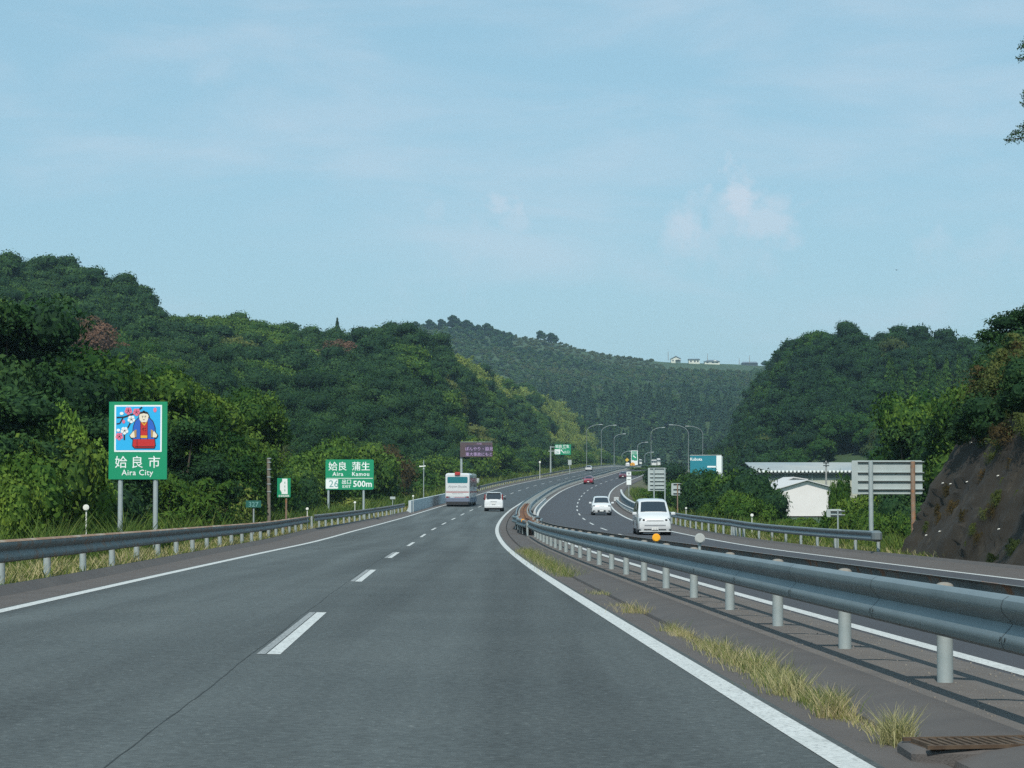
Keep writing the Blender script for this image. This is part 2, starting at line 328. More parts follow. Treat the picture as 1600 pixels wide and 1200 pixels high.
# ------------------------------------------------------------------ terrain: one sheet to the horizon, with the four hills
RIDGE = {
 'left': dict(pts=[(-900, 380, 450), (-300, 392, 450), (0, 405, 470), (60, 410, 475), (100, 414, 480), (150, 430, 485), (180, 438, 490), (215, 455, 495), (235, 470, 500), (250, 492, 505), (300, 498, 510), (380, 500, 515), (430, 508, 530), (470, 519, 540), (520, 525, 550), (560, 520, 530), (600, 506, 490), (640, 509, 490), (670, 521, 510), (700, 538, 560), (730, 550, 640), (760, 569, 710), (800, 590, 790), (830, 604, 850), (870, 622, 920), (900, 644, 970), (925, 662, 1010), (945, 690, 1030), (965, 745, 1040), (1000, 790, 1000)],
              foot=[(-900, 200), (0, 230), (300, 240), (500, 250), (600, 275), (700, 350), (760, 420), (800, 480), (830, 540), (870, 620), (900, 700), (950, 860), (1000, 990)], th=6.5, side=-1, base=0.),
 'right': dict(pts=[(1060, 790, 900), (1120, 705, 800), (1160, 640, 720), (1175, 608, 690), (1195, 578, 650), (1220, 548, 610), (1250, 521, 570), (1280, 512, 545), (1340, 510, 530), (1400, 511, 520), (1440, 519, 515), (1500, 526, 510), (1540, 542, 500), (1600, 550, 490), (1800, 540, 470), (2500, 520, 450)],
               foot=[(1060, 700), (1120, 520), (1160, 430), (1200, 390), (1260, 360), (1300, 350), (1500, 330), (1600, 260), (2500, 200)], th=7.5, side=1, base=-2.),
 'middle': dict(pts=[(500, 620, 1150), (800, 590, 1150), (850, 583, 1150), (900, 582, 1150), (950, 584, 1150), (1000, 590, 1160), (1060, 588, 1150), (1100, 596, 1150), (1180, 600, 1150), (1400, 590, 1150)],
                foot=[(500, 1062), (1400, 1062)], th=15., side=0, base=8.),
 'far': dict(pts=[(300, 540, 1800), (450, 520, 1750), (600, 516, 1700), (660, 512, 1650), (700, 510, 1650), (760, 520, 1650), (800, 525, 1680), (850, 531, 1700), (880, 538, 1700), (920, 549, 1720), (960, 556, 1740), (1000, 561, 1740), (1040, 565, 1745), (1100, 566.5, 1750), (1160, 568.5, 1750), (1200, 571, 1750), (1300, 575, 1750), (1500, 570, 1800), (2000, 560, 1800)],
             foot=[(300, 1155), (2000, 1155)], th=.5, side=0, base=30.),
}
for k, h_ in RIDGE.items():
    a = np.array(h_['pts'], float); h_['px'] = a[:, 0]; h_['D'] = a[:, 2]
    h_['z'] = np.array([P(0, y, D_).z for _, y, D_ in h_['pts']]) - h_['th']; h_['fp'] = np.array(h_['foot'], float)
def hill(k, X, Y):
    h_ = RIDGE[k]; Yc = np.maximum(Y, 20.); px = 800 + F * X / Yc
    Dr = np.interp(px, h_['px'], h_['D']); zr = np.interp(px, h_['px'], h_['z']); Df = np.interp(px, h_['fp'][:, 0], h_['fp'][:, 1])
    t = (Yc - Df) / (Dr - Df); up = np.clip(t, 0, 1) ** 1.05; b = h_['base']
    z = b + np.maximum(zr - b, -6) * up
    z = np.where(t > 1, b + (zr - b) * np.exp(-((t - 1) * 2.2) ** 2), z)
    lat = X - cx(Y)
    if h_['side'] < 0: m_ = sstep(6, 26, -lat - 3)
    elif h_['side'] > 0: m_ = sstep(16, 36, lat)
    else: m_ = 1.
    return z, t, m_, px
def terrain(X, Y):
    X = np.asarray(X, float); Y = np.asarray(Y, float); lat = X - cx(Y); rz = zz(Y)
    z = np.where(lat < 0, rz - .9, rz - 1.2 - 2.0 * sstep(18, 30, lat))
    z = np.where(lat < -15, rz - 1.4 + .0 * lat, z)
    for k in ('left', 'right', 'middle', 'far'):
        hz, t, m_, px = hill(k, X, Y); add = np.where(t > 0, np.maximum(hz - z, 0), 0) * m_
        z = z + add
    # bank behind the cut slope, on the right and beside the camera
    bank = sstep(19, 27, lat) * (1 - sstep(60, 76, Y)) * 8.5
    return z + bank
us = np.concatenate([np.linspace(-2.2, -.36, 16)[:-1], np.linspace(-.36, .36, 150), np.linspace(.36, 2.2, 16)[1:]])
ys = np.concatenate([np.arange(-60, 60, 10.), 60 * np.exp(np.linspace(0, np.log(3600 / 60), 190)), np.arange(1640, 1800, 8.), np.arange(455, 560, 8.)]); ys = np.unique(ys)
UU, YY = np.meshgrid(us, ys); XX = UU * (YY + 90)
ZT = terrain(XX, YY)
latg = XX - cx(YY); ZT = np.where((latg > -13) & (latg < 26) & (YY < 1060), np.minimum(ZT, zz(YY) - .012 * latg - .9 - np.where(latg > 17, 1.6, 0)), ZT)
vs = np.stack([XX, YY, ZT], -1).reshape(-1, 3); nu = len(us)
fs = [(j * nu + i, j * nu + i + 1, (j + 1) * nu + i + 1, (j + 1) * nu + i) for j in range(len(ys) - 1) for i in range(nu - 1)]
mb = MB(); mb.v = [tuple(map(float, v)) for v in vs]; mb.f = fs
tag(mb.build('terrain', 'hill_soil', smooth=True), kind='structure')
def ground(X, Y):
    lat = float(X - cx(Y)); rz = float(zz(Y)) - .012 * lat
    if -17 < lat < 29:
        return rz + float(np.interp(lat, [-17, -12, -8, -5.3, 15.5, 19, 24, 29], [-1.4, -.55, -.3, -.1, -.1, -.5, -1.5, -3.4]))
    return float(terrain(X, Y))
# ------------------------------------------------------------------ vegetation
leafmat('leaf_dark', (.013, .040, .016), (.050, .11, .026))
leafmat('leaf_mid', (.020, .060, .012), (.098, .172, .024))
leafmat('leaf_light', (.032, .080, .012), (.14, .225, .030))
leafmat('leaf_olive', (.05, .075, .022), (.11, .13, .035))
leafmat('leaf_bamboo', (.085, .14, .030), (.27, .32, .075))
leafmat('leaf_farmid', (.030, .072, .020), (.075, .135, .030))
leafmat('leaf_cedar', (.016, .042, .022), (.035, .075, .03))
leafmat('leaf_brown', (.085, .055, .032), (.16, .10, .06))
leafmat('leaf_vine', (.06, .13, .02), (.13, .24, .035))
leafmat('leaf_reddish', (.045, .038, .016), (.11, .080, .030))
leafmat('grass_dry', (.38, .34, .16), (.58, .52, .30), trans=.35, objvar=.12)
leafmat('grass_green', (.09, .15, .03), (.24, .26, .07), trans=.35, objvar=.12)
leafmat('grass_weed', (.05, .10, .02), (.14, .20, .04), trans=.3, objvar=.12)
mat('bark', (.09, .075, .055), .95, c2=(.05, .042, .033), vs=6)
mat('bark_pale', (.22, .20, .16), .95, c2=(.13, .115, .09), vs=6)

def unit(v): return v / np.maximum(np.linalg.norm(v, axis=-1, keepdims=True), 1e-9)
def leaves(r, c, nrm, size, asp=.55, rand=.6):
    """rhombic leaves at c, facing roughly along nrm"""
    n = len(c); nn = unit(nrm + r.normal(0, rand, (n, 3))); a = unit(np.cross(nn, r.normal(0, 1, (n, 3)))); b = np.cross(nn, a)
    s = (size * r.uniform(.6, 1.35, n))[:, None]
    return np.stack([c - a * s, c + b * s * asp, c + a * s, c - b * s * asp], 1)
CUBE = None
def cubesphere(k=3):
    out = []
    g_ = np.linspace(-1, 1, k + 1)
    for ax in range(3):
        for sg in (-1, 1):
            for i in range(k):
                for j in range(k):
                    q = []
                    for u_, v_ in ((g_[i], g_[j]), (g_[i + 1], g_[j]), (g_[i + 1], g_[j + 1]), (g_[i], g_[j + 1])):
                        p = [0, 0, 0]; p[ax] = sg; p[(ax + 1) % 3] = u_; p[(ax + 2) % 3] = v_; q.append(p)
                    out.append(q if sg > 0 else q[::-1])
    return unit(np.array(out, float))
CS = cubesphere()
def quads_mesh(name, q, tint, mats, mi=None):
    n = len(q); me = bpy.data.meshes.new(name); me.vertices.add(n * 4); me.vertices.foreach_set('co', q.astype(np.float32).ravel())
    me.loops.add(n * 4); me.loops.foreach_set('vertex_index', np.arange(n * 4, dtype=np.int32))
    me.polygons.add(n); me.polygons.foreach_set('loop_start', np.arange(0, n * 4, 4, dtype=np.int32))
    if mi is not None: me.polygons.foreach_set('material_index', mi.astype(np.int32))
    for m in mats: me.materials.append(MATS[m])
    me.update(calc_edges=True)
    at = me.attributes.new('tint', 'FLOAT', 'FACE'); at.data.foreach_set('value', np.clip(tint, 0, 1).astype(np.float32))
    return me
def tubequads(pts, rs, n=6):
    mb = MB(); mb.tube(pts, rs, n); v = np.array([tuple(p) for p in mb.v]); f = [k for k in mb.f if len(k) == 4]
    return v[np.array(f)]
def lobes_crown(r, rx, ry, rz, zc, nl, nleaf, ls, lobe=.42, top=.0, flat=.75, core=True, rand=.55, asp=.55):
    """crown of overlapping leafy lobes in an uneven ellipsoid, with gaps between"""
    cs = []; rr = []
    while len(cs) < nl:
        p = r.uniform(-1, 1, 3); d = np.linalg.norm(p)
        if d > 1 or d < .25 and nl > 6: continue
        if p[2] < -.55: continue
        cs.append(p * [rx, ry, rz] * (1 - lobe * .55)); rr.append(lobe * (rx + ry) / 2 * r.uniform(.65, 1.2))
    cs = np.array(cs) + [0, 0, zc]; rr = np.array(rr); lt = r.uniform(0, .55, nl)
    k = r.integers(0, nl, nleaf); d = unit(r.normal(0, 1, (nleaf, 3)) + [0, 0, top]); rad = r.uniform(.8, 1.12, nleaf)
    wob = 1 + .16 * np.sin(d[:, 0] * 7 + k) * np.cos(d[:, 2] * 6 + k * 2)
    c = cs[k] + d * [1, 1, flat] * (rr[k] * rad * wob)[:, None]
    keep = np.ones(nleaf, bool)
    for j in range(nl):
        dd = np.linalg.norm((c - cs[j]) / [1, 1, flat], axis=1); keep &= ~((dd < rr[j] * .72) & (k != j))
    c, d, k = c[keep], d[keep], k[keep]
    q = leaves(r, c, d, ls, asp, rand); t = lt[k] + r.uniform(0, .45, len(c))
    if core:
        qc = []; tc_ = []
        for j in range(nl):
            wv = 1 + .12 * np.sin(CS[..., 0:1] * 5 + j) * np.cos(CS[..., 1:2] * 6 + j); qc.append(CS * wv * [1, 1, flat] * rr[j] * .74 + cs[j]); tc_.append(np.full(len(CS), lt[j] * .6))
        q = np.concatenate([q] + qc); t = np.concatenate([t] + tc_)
    return q, t, cs, rr
def limbs(r, h, r0, cs, n=7):
    q = [tubequads([(0, 0, -.4), (r.normal(0, .05), r.normal(0, .05), h * .35), (r.normal(0, .12), r.normal(0, .12), h * .75)], [r0 * 1.25, r0, r0 * .45])]
    for c in cs[:n]:
        q.append(tubequads([(0, 0, h * r.uniform(.25, .45)), tuple(np.array([c[0] * .5, c[1] * .5, h * .5 + c[2] * .15]) + r.normal(0, .1, 3)), tuple(c)], [r0 * .55, r0 * .35, r0 * .1], 5))
    return np.concatenate(q)
# crown/trunk pairs with unit-ish sizes: each variant has height Hh and half width
VAR = {}
def variant(key, kind, seed, Hh, rx, nl, nleaf, ls, m, lobe=.42, flat=.75, low=.12, asp=.55, rand=.55, core=True):
    r = np.random.default_rng(seed)
    if kind == 'broad':
        zc = Hh * (.5 + low / 2) ; q, t, cs, rr = lobes_crown(r, rx, rx * .95, Hh * (1 - low) / 2, zc, nl, nleaf, ls, lobe, flat=flat, asp=asp, rand=rand, core=core)
        tq = limbs(r, Hh * .8, Hh * .022, cs)
    elif kind == 'cone':
        n = nleaf; hh = r.uniform(0, 1, n) ** 1.2; th = r.uniform(0, 2 * pi, n); tier = .82 + .18 * np.sin(hh * 46 + th * 2)
        rad = rx * (1 - hh) ** .8 * tier * r.uniform(.72, 1.05, n); c = np.stack([np.cos(th) * rad, np.sin(th) * rad, Hh * (.08 + .92 * hh)], 1)
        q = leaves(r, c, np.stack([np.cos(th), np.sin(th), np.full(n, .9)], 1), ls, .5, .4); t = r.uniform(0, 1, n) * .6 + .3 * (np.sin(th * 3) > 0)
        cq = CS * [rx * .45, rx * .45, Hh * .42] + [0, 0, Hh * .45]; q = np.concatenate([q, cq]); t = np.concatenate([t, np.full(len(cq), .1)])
        tq = tubequads([(0, 0, -.4), (0, 0, Hh * .9)], [Hh * .02, .03])
    elif kind == 'bamboo':
        q = []; t = []; tq = []
        for s in range(nl):
            a = r.uniform(0, 2 * pi); lean = r.uniform(.15, .55) * rx; h = Hh * r.uniform(.7, 1.0); b0 = r.normal(0, rx * .35, 2)
            pts = [np.array([b0[0] + cos(a) * lean * u ** 2.2 * 1.5, b0[1] + sin(a) * lean * u ** 2.2 * 1.5, h * (u - .22 * u ** 4)]) for u in np.linspace(0, 1, 7)]
            tq.append(tubequads([tuple(p) for p in pts[:6]], [.05, .05, .045, .04, .03, .02], 4))
            n = nleaf // nl; u = r.uniform(.25, 1, n) ** .7; P_ = np.array([np.interp(u, np.linspace(0, 1, 7), np.array(pts)[:, i]) for i in range(3)]).T
            wd = rx * .30 * np.sin(np.clip(u, 0, 1) * pi * .9 + .2); dd = r.normal(0, 1, (n, 3)); dd[:, 2] = -abs(dd[:, 2]) * .3
            c = P_ + dd * wd[:, None]
            q.append(leaves(r, c, dd + [0, 0, .7], ls, .35, .5)); t.append(r.uniform(0, .35) + r.uniform(0, .6, n))
        q = np.concatenate(q); t = np.concatenate(t); tq = np.concatenate(tq)
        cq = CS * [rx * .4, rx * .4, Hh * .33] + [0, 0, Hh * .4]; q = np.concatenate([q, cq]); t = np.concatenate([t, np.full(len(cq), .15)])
    VAR[key] = dict(q=q, t=t, tq=tq, H=Hh, rx=rx, mat=m)
    return VAR[key]
def both(key):
    """one mesh with crown and trunk, for the trees too far off to show their parts"""
    v = VAR[key]
    if 'me' not in v:
        q = np.concatenate([v['q'], v['tq']]); t = np.concatenate([v['t'], np.full(len(v['tq']), .3)])
        mi = np.concatenate([np.zeros(len(v['q'])), np.ones(len(v['tq']))]); v['me'] = quads_mesh('hill_tree', q, t, [v['mat'], 'bark'], mi)
    return v['me']
def pair(key):
    v = VAR[key]
    if 'cr' not in v:
        v['cr'] = quads_mesh('crown', v['q'], v['t'], [v['mat']]); v['tr'] = quads_mesh('trunk', v['tq'], np.full(len(v['tq']), .3), ['bark'])
    return v['cr'], v['tr']
# near trees, single leaves readable
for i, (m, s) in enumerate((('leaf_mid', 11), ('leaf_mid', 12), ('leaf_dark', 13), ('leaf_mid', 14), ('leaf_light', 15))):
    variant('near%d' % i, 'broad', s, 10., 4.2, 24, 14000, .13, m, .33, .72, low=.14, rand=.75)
variant('shrubA', 'broad', 21, 3., 2.0, 12, 4200, .095, 'leaf_mid', .45, .8, low=.0)
variant('shrubB', 'broad', 22, 3., 2.0, 12, 4200, .095, 'leaf_light', .45, .8, low=.0)
variant('shrubC', 'broad', 23, 3., 2.0, 12, 4200, .095, 'leaf_dark', .45, .8, low=.0)
variant('vine', 'broad', 24, 3., 2.0, 13, 5200, .085, 'leaf_vine', .40, .8, low=.0, asp=.8)
variant('shrubR', 'broad', 25, 3., 2.0, 12, 4200, .085, 'leaf_reddish', .45, .8, low=.0, rand=.9)
variant('caneA', 'bamboo', 26, 4., 1.6, 16, 4200, .14, 'leaf_light')
variant('scrub', 'bamboo', 28, 3., 1.6, 14, 4200, .09, 'leaf_olive')
variant('scrubdry', 'bamboo', 29, 3., 1.6, 14, 4200, .08, 'leaf_reddish')
variant('caneB', 'bamboo', 27, 4., 1.6, 16, 4200, .14, 'leaf_bamboo')
# middle-distance trees
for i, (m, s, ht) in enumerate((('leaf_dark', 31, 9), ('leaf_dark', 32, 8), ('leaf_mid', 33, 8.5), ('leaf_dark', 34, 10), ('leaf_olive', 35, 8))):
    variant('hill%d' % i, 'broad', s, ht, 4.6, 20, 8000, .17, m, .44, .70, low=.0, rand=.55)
variant('hillbrown', 'broad', 36, 8, 4.2, 16, 5000, .20, 'leaf_brown', .38, .62, low=.0, rand=.8, core=False)
variant('hilllight', 'broad', 39, 8, 4.2, 16, 5500, .21, 'leaf_light', .38, .62, low=.0)
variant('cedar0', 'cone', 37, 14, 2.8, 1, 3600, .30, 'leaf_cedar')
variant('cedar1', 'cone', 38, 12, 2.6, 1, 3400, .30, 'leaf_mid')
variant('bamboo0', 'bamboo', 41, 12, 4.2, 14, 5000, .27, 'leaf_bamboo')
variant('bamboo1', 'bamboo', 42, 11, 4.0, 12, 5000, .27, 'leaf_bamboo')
# the same, sparse, for the far woods
variant('far0', 'broad', 51, 9, 5.2, 9, 480, .85, 'leaf_dark', .45, .65, low=.0)
variant('far1', 'broad', 52, 8, 5.0, 9, 700, .7, 'leaf_farmid', .45, .65, low=.0)
variant('farcedar', 'cone', 53, 14, 3.0, 1, 420, .85, 'leaf_cedar')
variant('farolive', 'broad', 54, 7, 5.0, 9, 420, .9, 'leaf_olive', .45, .65, low=.0)

def clear_of_road(px, D, wd):
    """slide a plant away along its line of sight until its crown stands clear of the guardrail"""
    for k in range(300):
        X = P(px, 700, D).x; lat = X - float(cx(D))
        if lat < 4 and lat + wd * .46 < -7.9 or lat > 4 and lat - wd * .46 > 17.3: break
        D += 1.
    return D
ORD = 'first second third fourth fifth sixth seventh eighth ninth tenth eleventh twelfth thirteenth fourteenth fifteenth sixteenth seventeenth eighteenth nineteenth twentieth twenty-first twenty-second twenty-third twenty-fourth twenty-fifth twenty-sixth twenty-seventh twenty-eighth twenty-ninth thirtieth thirty-first thirty-second thirty-third thirty-fourth thirty-fifth thirty-sixth thirty-seventh thirty-eighth thirty-ninth fortieth'.split()
LEAF = {'shrubA': 'mid-green', 'shrubB': 'light green', 'shrubC': 'dark green', 'shrubR': 'reddish-brown', 'caneA': 'light green', 'caneB': 'pale yellowish', 'vine': 'bright green'}
def near_tree(px, ytop, D, key, width, label, name='broadleaf_tree', cat='tree', group=None, z=None, rz=None, stretch=1.):
    p = P(px, ytop, D); zg = ground(p.x, D) - .1 if z is None else z
    h = max(1.2, p.z - zg); v = VAR[key]
    t = thing(name, label, cat, (p.x, D, zg), rnd.uniform(0, 6.28) if rz is None else rz, group)
    cr, tr = pair(key); a = part('crown', cr, t); b = part('trunk', tr, t)
    s = (width / 2 / v['rx'], width / 2 / v['rx'] * stretch, h / (v['H'] * 1.02))
    t.scale = s; return t
GW = 'roadside trees in front of the left hill'
for px, yt, D, key, wd, lb in (
    (-75, 425, 84, 'near2', 9.5, 'tall dark tree cut off by the left edge of the photo'),
    (25, 452, 88, 'near2', 8.2, 'tall dark green tree nearest the left edge of the photo'),
    (-10, 600, 70, 'near2', 6.5, 'shaded dark tree low at the left edge'),
    (112, 522, 94, 'near0', 8.0, 'leafy green tree above and left of the city sign'),
    (196, 528, 97, 'near1', 7.5, 'broad tree with yellow-green leaves right above the city sign'),
    (262, 548, 101, 'near3', 7.2, 'green tree rising behind the right edge of the city sign'),
    (318, 572, 108, 'near1', 6.8, 'green tree second to the right of the city sign'),
    (372, 590, 116, 'near0', 6.4, 'last tall tree of the left row, right of the city sign'),
    (150, 640, 84, 'near2', 6.2, 'shaded dark tree directly behind the city sign'),
    (285, 650, 92, 'near2', 5.8, 'dark tree filling the gap right of the city sign'),
    (352, 660, 104, 'near3', 5.4, 'lower green tree behind the kilometre plate 327')):
    near_tree(px, yt, D, key, wd, lb, group=GW)
near_tree(92, 606, 74, 'vine', 3.0, 'bright large-leaved climber on the trees left of the city sign', 'climbing_vine', 'vine')
near_tree(112, 655, 72, 'vine', 3.4, 'sunlit yellow-green climber low beside the city sign', 'climbing_vine', 'vine')
near_tree(52, 640, 70, 'shrubA', 4.0, 'green bush beneath the tall trees at the left', 'bush', 'shrub')
near_tree(18, 700, 60, 'shrubB', 3.2, 'bright yellow-green bush at the left edge above the guardrail', 'bush', 'shrub')
near_tree(0, 735, 56, 'shrubB', 2.4, 'low bright bush just above the guardrail at the left edge', 'bush', 'shrub')
near_tree(165, 755, 76, 'shrubC', 3.4, 'dark bush behind the left post of the city sign', 'bush', 'shrub')
near_tree(215, 770, 80, 'caneA', 2.8, 'cane grass clump between the city sign posts', 'cane_clump', 'shrub')
# thickets in front of the left hill: (px, top y, D, variant, width)
i = 0
THK = [(278, 700, 86, 'caneA', 3.2), (300, 730, 84, 'caneB', 2.6), (322, 712, 92, 'caneA', 3.), (348, 725, 96, 'caneB', 2.6), (372, 735, 100, 'caneA', 3), (395, 715, 112, 'shrubA', 4), (428, 718, 122, 'shrubA', 4.2),
       (448, 736, 128, 'shrubC', 3.4), (460, 718, 164, 'shrubA', 5.), (492, 700, 176, 'shrubB', 6), (520, 682, 192, 'shrubB', 7), (548, 668, 200, 'shrubA', 7.5), (575, 690, 196, 'shrubA', 6.5), (600, 690, 192, 'shrubR', 6.5), (612, 712, 182, 'shrubC', 6),
       (474, 744, 138, 'shrubC', 3), (535, 764, 150, 'caneB', 3.0), (560, 768, 150, 'caneB', 2.6), (588, 770, 156, 'shrubB', 2.6), (600, 748, 166, 'shrubC', 4), (628, 762, 178, 'shrubA', 4), (640, 722, 215, 'shrubA', 7), (662, 735, 232, 'caneA', 6), (672, 705, 250, 'shrubA', 8), (648, 745, 212, 'caneA', 5),
       (695, 712, 268, 'shrubB', 8), (700, 735, 262, 'caneA', 6), (735, 682, 345, 'shrubB', 12), (765, 690, 360, 'shrubB', 11), (790, 706, 352, 'shrubA', 10), (712, 725, 300, 'shrubA', 9), (755, 722, 345, 'caneA', 9), (780, 732, 350, 'caneA', 9), (800, 722, 380, 'shrubA', 9),
       (818, 715, 420, 'shrubA', 10), (838, 698, 450, 'shrubB', 12), (850, 712, 470, 'shrubC', 10), (868, 712, 500, 'shrubC', 9), (884, 700, 520, 'shrubB', 11), (820, 735, 400, 'caneA', 8), (862, 728, 470, 'caneB', 7), (895, 712, 560, 'shrubA', 10), (912, 706, 600, 'shrubB', 10),
       (930, 700, 680, 'shrubA', 12), (948, 706, 760, 'shrubA', 12), (962, 712, 820, 'shrubB', 12)]
cnt = {}
for px, yt, D, key, wd in sorted(THK):
    cnt[key] = cnt.get(key, -1) + 1; D = clear_of_road(px, D, wd)
    near_tree(px, yt, D, key, wd, '%s %s behind the left guardrails, %s of them from the left' % (LEAF[key], 'cane grass clump' if key[0] == 'c' else 'roadside bush', ORD[cnt[key]]), {'c': 'cane_clump', 's': 'roadside_bush'}[key[0]], 'shrub',
              group={'c': 'cane clumps along the left verge', 's': 'bushes along the left verge'}[key[0]])
# right-hand side
for px, yt, D, key, wd, lb in sorted(((1058, 742, 176, 'shrubA', 5.5, 'bush'), (1082, 728, 168, 'shrubA', 5.5, ''), (1108, 735, 160, 'shrubC', 5.5, ''), (1134, 724, 156, 'shrubA', 5.5, ''), (1162, 734, 152, 'shrubC', 5., ''), (1186, 752, 148, 'shrubC', 4.2, ''),
                           (1070, 760, 158, 'shrubC', 4.5, ''), (1100, 765, 150, 'shrubC', 4.5, ''), (1130, 768, 146, 'shrubC', 4.5, ''), (1198, 768, 142, 'shrubC', 3.4, ''), (1150, 764, 140, 'shrubB', 3.6, ''), (1172, 776, 136, 'shrubB', 3.2, ''), (1118, 782, 138, 'shrubB', 3., ''),
                           (1306, 788, 122, 'shrubA', 2.4, ''), (1250, 792, 120, 'caneA', 3., ''), (1228, 795, 124, 'caneA', 2.6, ''), (1268, 795, 118, 'caneA', 3., ''), (1345, 770, 108, 'shrubB', 3.4, ''), (1380, 782, 104, 'shrubA', 3.2, ''), (1405, 770, 100, 'shrubC', 3.2, ''),
                           (1318, 790, 112, 'shrubB', 2.6, ''), (1365, 796, 98, 'shrubB', 2.4, ''), (1420, 790, 96, 'shrubA', 2.6, ''))):
    cnt['R' + key] = cnt.get('R' + key, -1) + 1; D = clear_of_road(px, D, wd)
    near_tree(px, yt, D, key, wd, '%s %s behind the right guardrail, %s of its tone from left' % (LEAF[key], 'cane bush' if key[0] == 'c' else 'leafy bush', ORD[cnt['R' + key]]), 'roadside_bush', 'shrub', group='bushes behind the right guardrail')
near_tree(1314, 726, 118, 'shrubA', 1.5, 'slender drooping sapling in front of the warehouse, beside the large blank sign', 'young_tree', 'tree')
for px, yt, D, key, wd in ((984, 752, 205, 'caneA', 3.), (1000, 742, 214, 'caneA', 3.6), (1014, 752, 212, 'caneA', 4.0), (992, 768, 186, 'caneA', 2.4), (1030, 748, 205, 'caneA', 4.), (996, 728, 300, 'caneA', 5.), (1016, 726, 330, 'shrubA', 7), (1040, 724, 360, 'shrubC', 8), (1045, 748, 190, 'shrubA', 4)):
    cnt['W'] = cnt.get('W', -1) + 1; D = clear_of_road(px, D, wd)
    near_tree(px, yt, D, key, wd, 'tall green weeds on the bank around the slatted sign back, %s clump' % ORD[cnt['W']], 'weed_clump', 'shrub', group='weed clumps on the inner bank')
near_tree(1446, 585, 128, 'near3', 9.5, 'large yellow-green tree behind the cut slope, left of it', 'broadleaf_tree', 'tree', stretch=.8)
near_tree(1425, 650, 118, 'near2', 7.5, 'dark tree under the large yellow-green tree by the cut slope', 'broadleaf_tree', 'tree')
near_tree(1500, 568, 118, 'near1', 8., 'yellow-green tree standing at the head of the cut slope', 'broadleaf_tree', 'tree')
near_tree(1545, 560, 104, 'near0', 7., 'green tree above the middle of the cut slope', 'broadleaf_tree', 'tree')
near_tree(1480, 640, 106, 'near2', 6.2, 'dark tree crowding the far edge of the cut slope', 'broadleaf_tree', 'tree')
near_tree(1618, 462, 84, 'near2', 4.6, 'dark tree rising at the right edge above the cut slope', 'broadleaf_tree', 'tree', z=5.)

# woods on the hills: every tree gets a place; the largest in the picture become things, the others one mass
cand = []
r_ = np.random.default_rng(77)
def scatter(k, D0, D1, sp, u0, u1, tmax=1.06):
    y = D0
    while y < D1:
        x0 = (u0 - 800) / F * y; x1 = (u1 - 800) / F * y
        n = int((x1 - x0) / sp) + 1
        X = x0 + (np.arange(n) + r_.uniform(-.42, .42, n)) * sp; Y = y + r_.uniform(-.42, .42, n) * sp
        hz, t, m_, px = hill(k, X, Y)
        lat = X - cx(Y); Z = terrain(X, Y)
        ok = (t > .0) & (t < tmax)
        if k in ('left',): ok &= lat < -13
        if k == 'middle': ok &= (Y > 1062)
        if k == 'far': ok &= ~((px > 1035) & (px < 1195) & (Y > 1670))
        if k == 'right': ok &= (lat > 28) & ~((Y < 392) & (px < 1365))
        for i in np.nonzero(ok)[0]: cand.append([k, float(X[i]), float(Y[i]), float(Z[i]), float(px[i]), float(t[i])])
        y += sp
scatter('left', 225, 700, 4.8, -60, 1000)
scatter('left', 700, 1060, 5.8, 620, 1000)
scatter('right', 230, 900, 5.0, 1080, 1680)
scatter('middle', 1064, 1170, 6.2, 700, 1230)
scatter('far', 1180, 1850, 7., 560, 1260, 1.03)
def nse(x, y, s): return float(np.sin(x / s + 1.3) * np.cos(y / s * .9 + .4) + .5 * np.sin(x / s * 2.3 + y / s * 1.7))
insts = []
for k, X, Y, Z, px, t in cand:
    py = proj(X, Y, Z)[1]; u = r_.uniform(); s = r_.uniform(.62, 1.02)
    if k == 'far' or k == 'middle':
        if k == 'middle': key = 'farcedar' if u < .75 else 'far0'
        elif t > .8 and 800 < px < 1170:
            if px > 1020 and t > .93 or u < .1: continue
            key = 'farolive'; s *= .42
        else: key = 'far0' if nse(X, Y, 60) + u > 1.1 else ('far1' if u < .7 else 'farolive'); s *= .66
    elif k == 'right':
        key = ('hill0', 'hill1', 'hill3')[int(u * 3)]
        if nse(X, Y, 24) > .75: key = 'hill2'
        if 1380 < px < 1560 and py > 540 and nse(X, Y, 13) > .0 and t < .72: key = 'cedar1'; s *= .8
        if px < 1185 and py > 600 and u < .7: key = 'cedar1'; s *= .8
        if u > .97: key = 'hill4'
    else:
        key = ('hill0', 'hill1', 'hill3')[int(u * 3)]
        if nse(X, Y, 21) > .6: key = 'hill2'
        if nse(X + 40, Y, 33) > 1.0: key = 'hill4'
        if px < 560 and nse(X, Y, 15) > 1.12: key = 'hilllight'
        # the bamboo that runs down the right flank, and along the foot
        line = np.interp(px, [640, 700, 760, 830, 900, 960], [515, 540, 578, 610, 650, 700])
        if px > 690 and py < line + 62 + 26 * (px > 840) and nse(X, Y, 9) > -.6: key = 'bamboo%d' % int(u * 2); s *= .72
        elif px > 865 and u < .7: key = 'bamboo%d' % int(u * 2); s *= .8
        elif 420 < px < 560 and t > .9 and u < .6: key = 'bamboo%d' % int(u * 2); s *= .7
    v = VAR[key]; size = v['rx'] * v['H'] * s * s / (Y * Y)
    insts.append([size, key, X, Y, Z - .3, r_.uniform(0, 6.28), s, k])
for px, yt, D, key in ((137, 480, 330, 'hillbrown'), (118, 492, 322, 'hillbrown'), (155, 500, 318, 'hillbrown'), (524, 524, 470, 'hillbrown'), (510, 534, 462, 'hillbrown'), (540, 532, 465, 'hillbrown')):
    p = P(px, yt, D); insts.append([9, key, p.x, D, p.z - 8, 1.0, 1., 'left'])
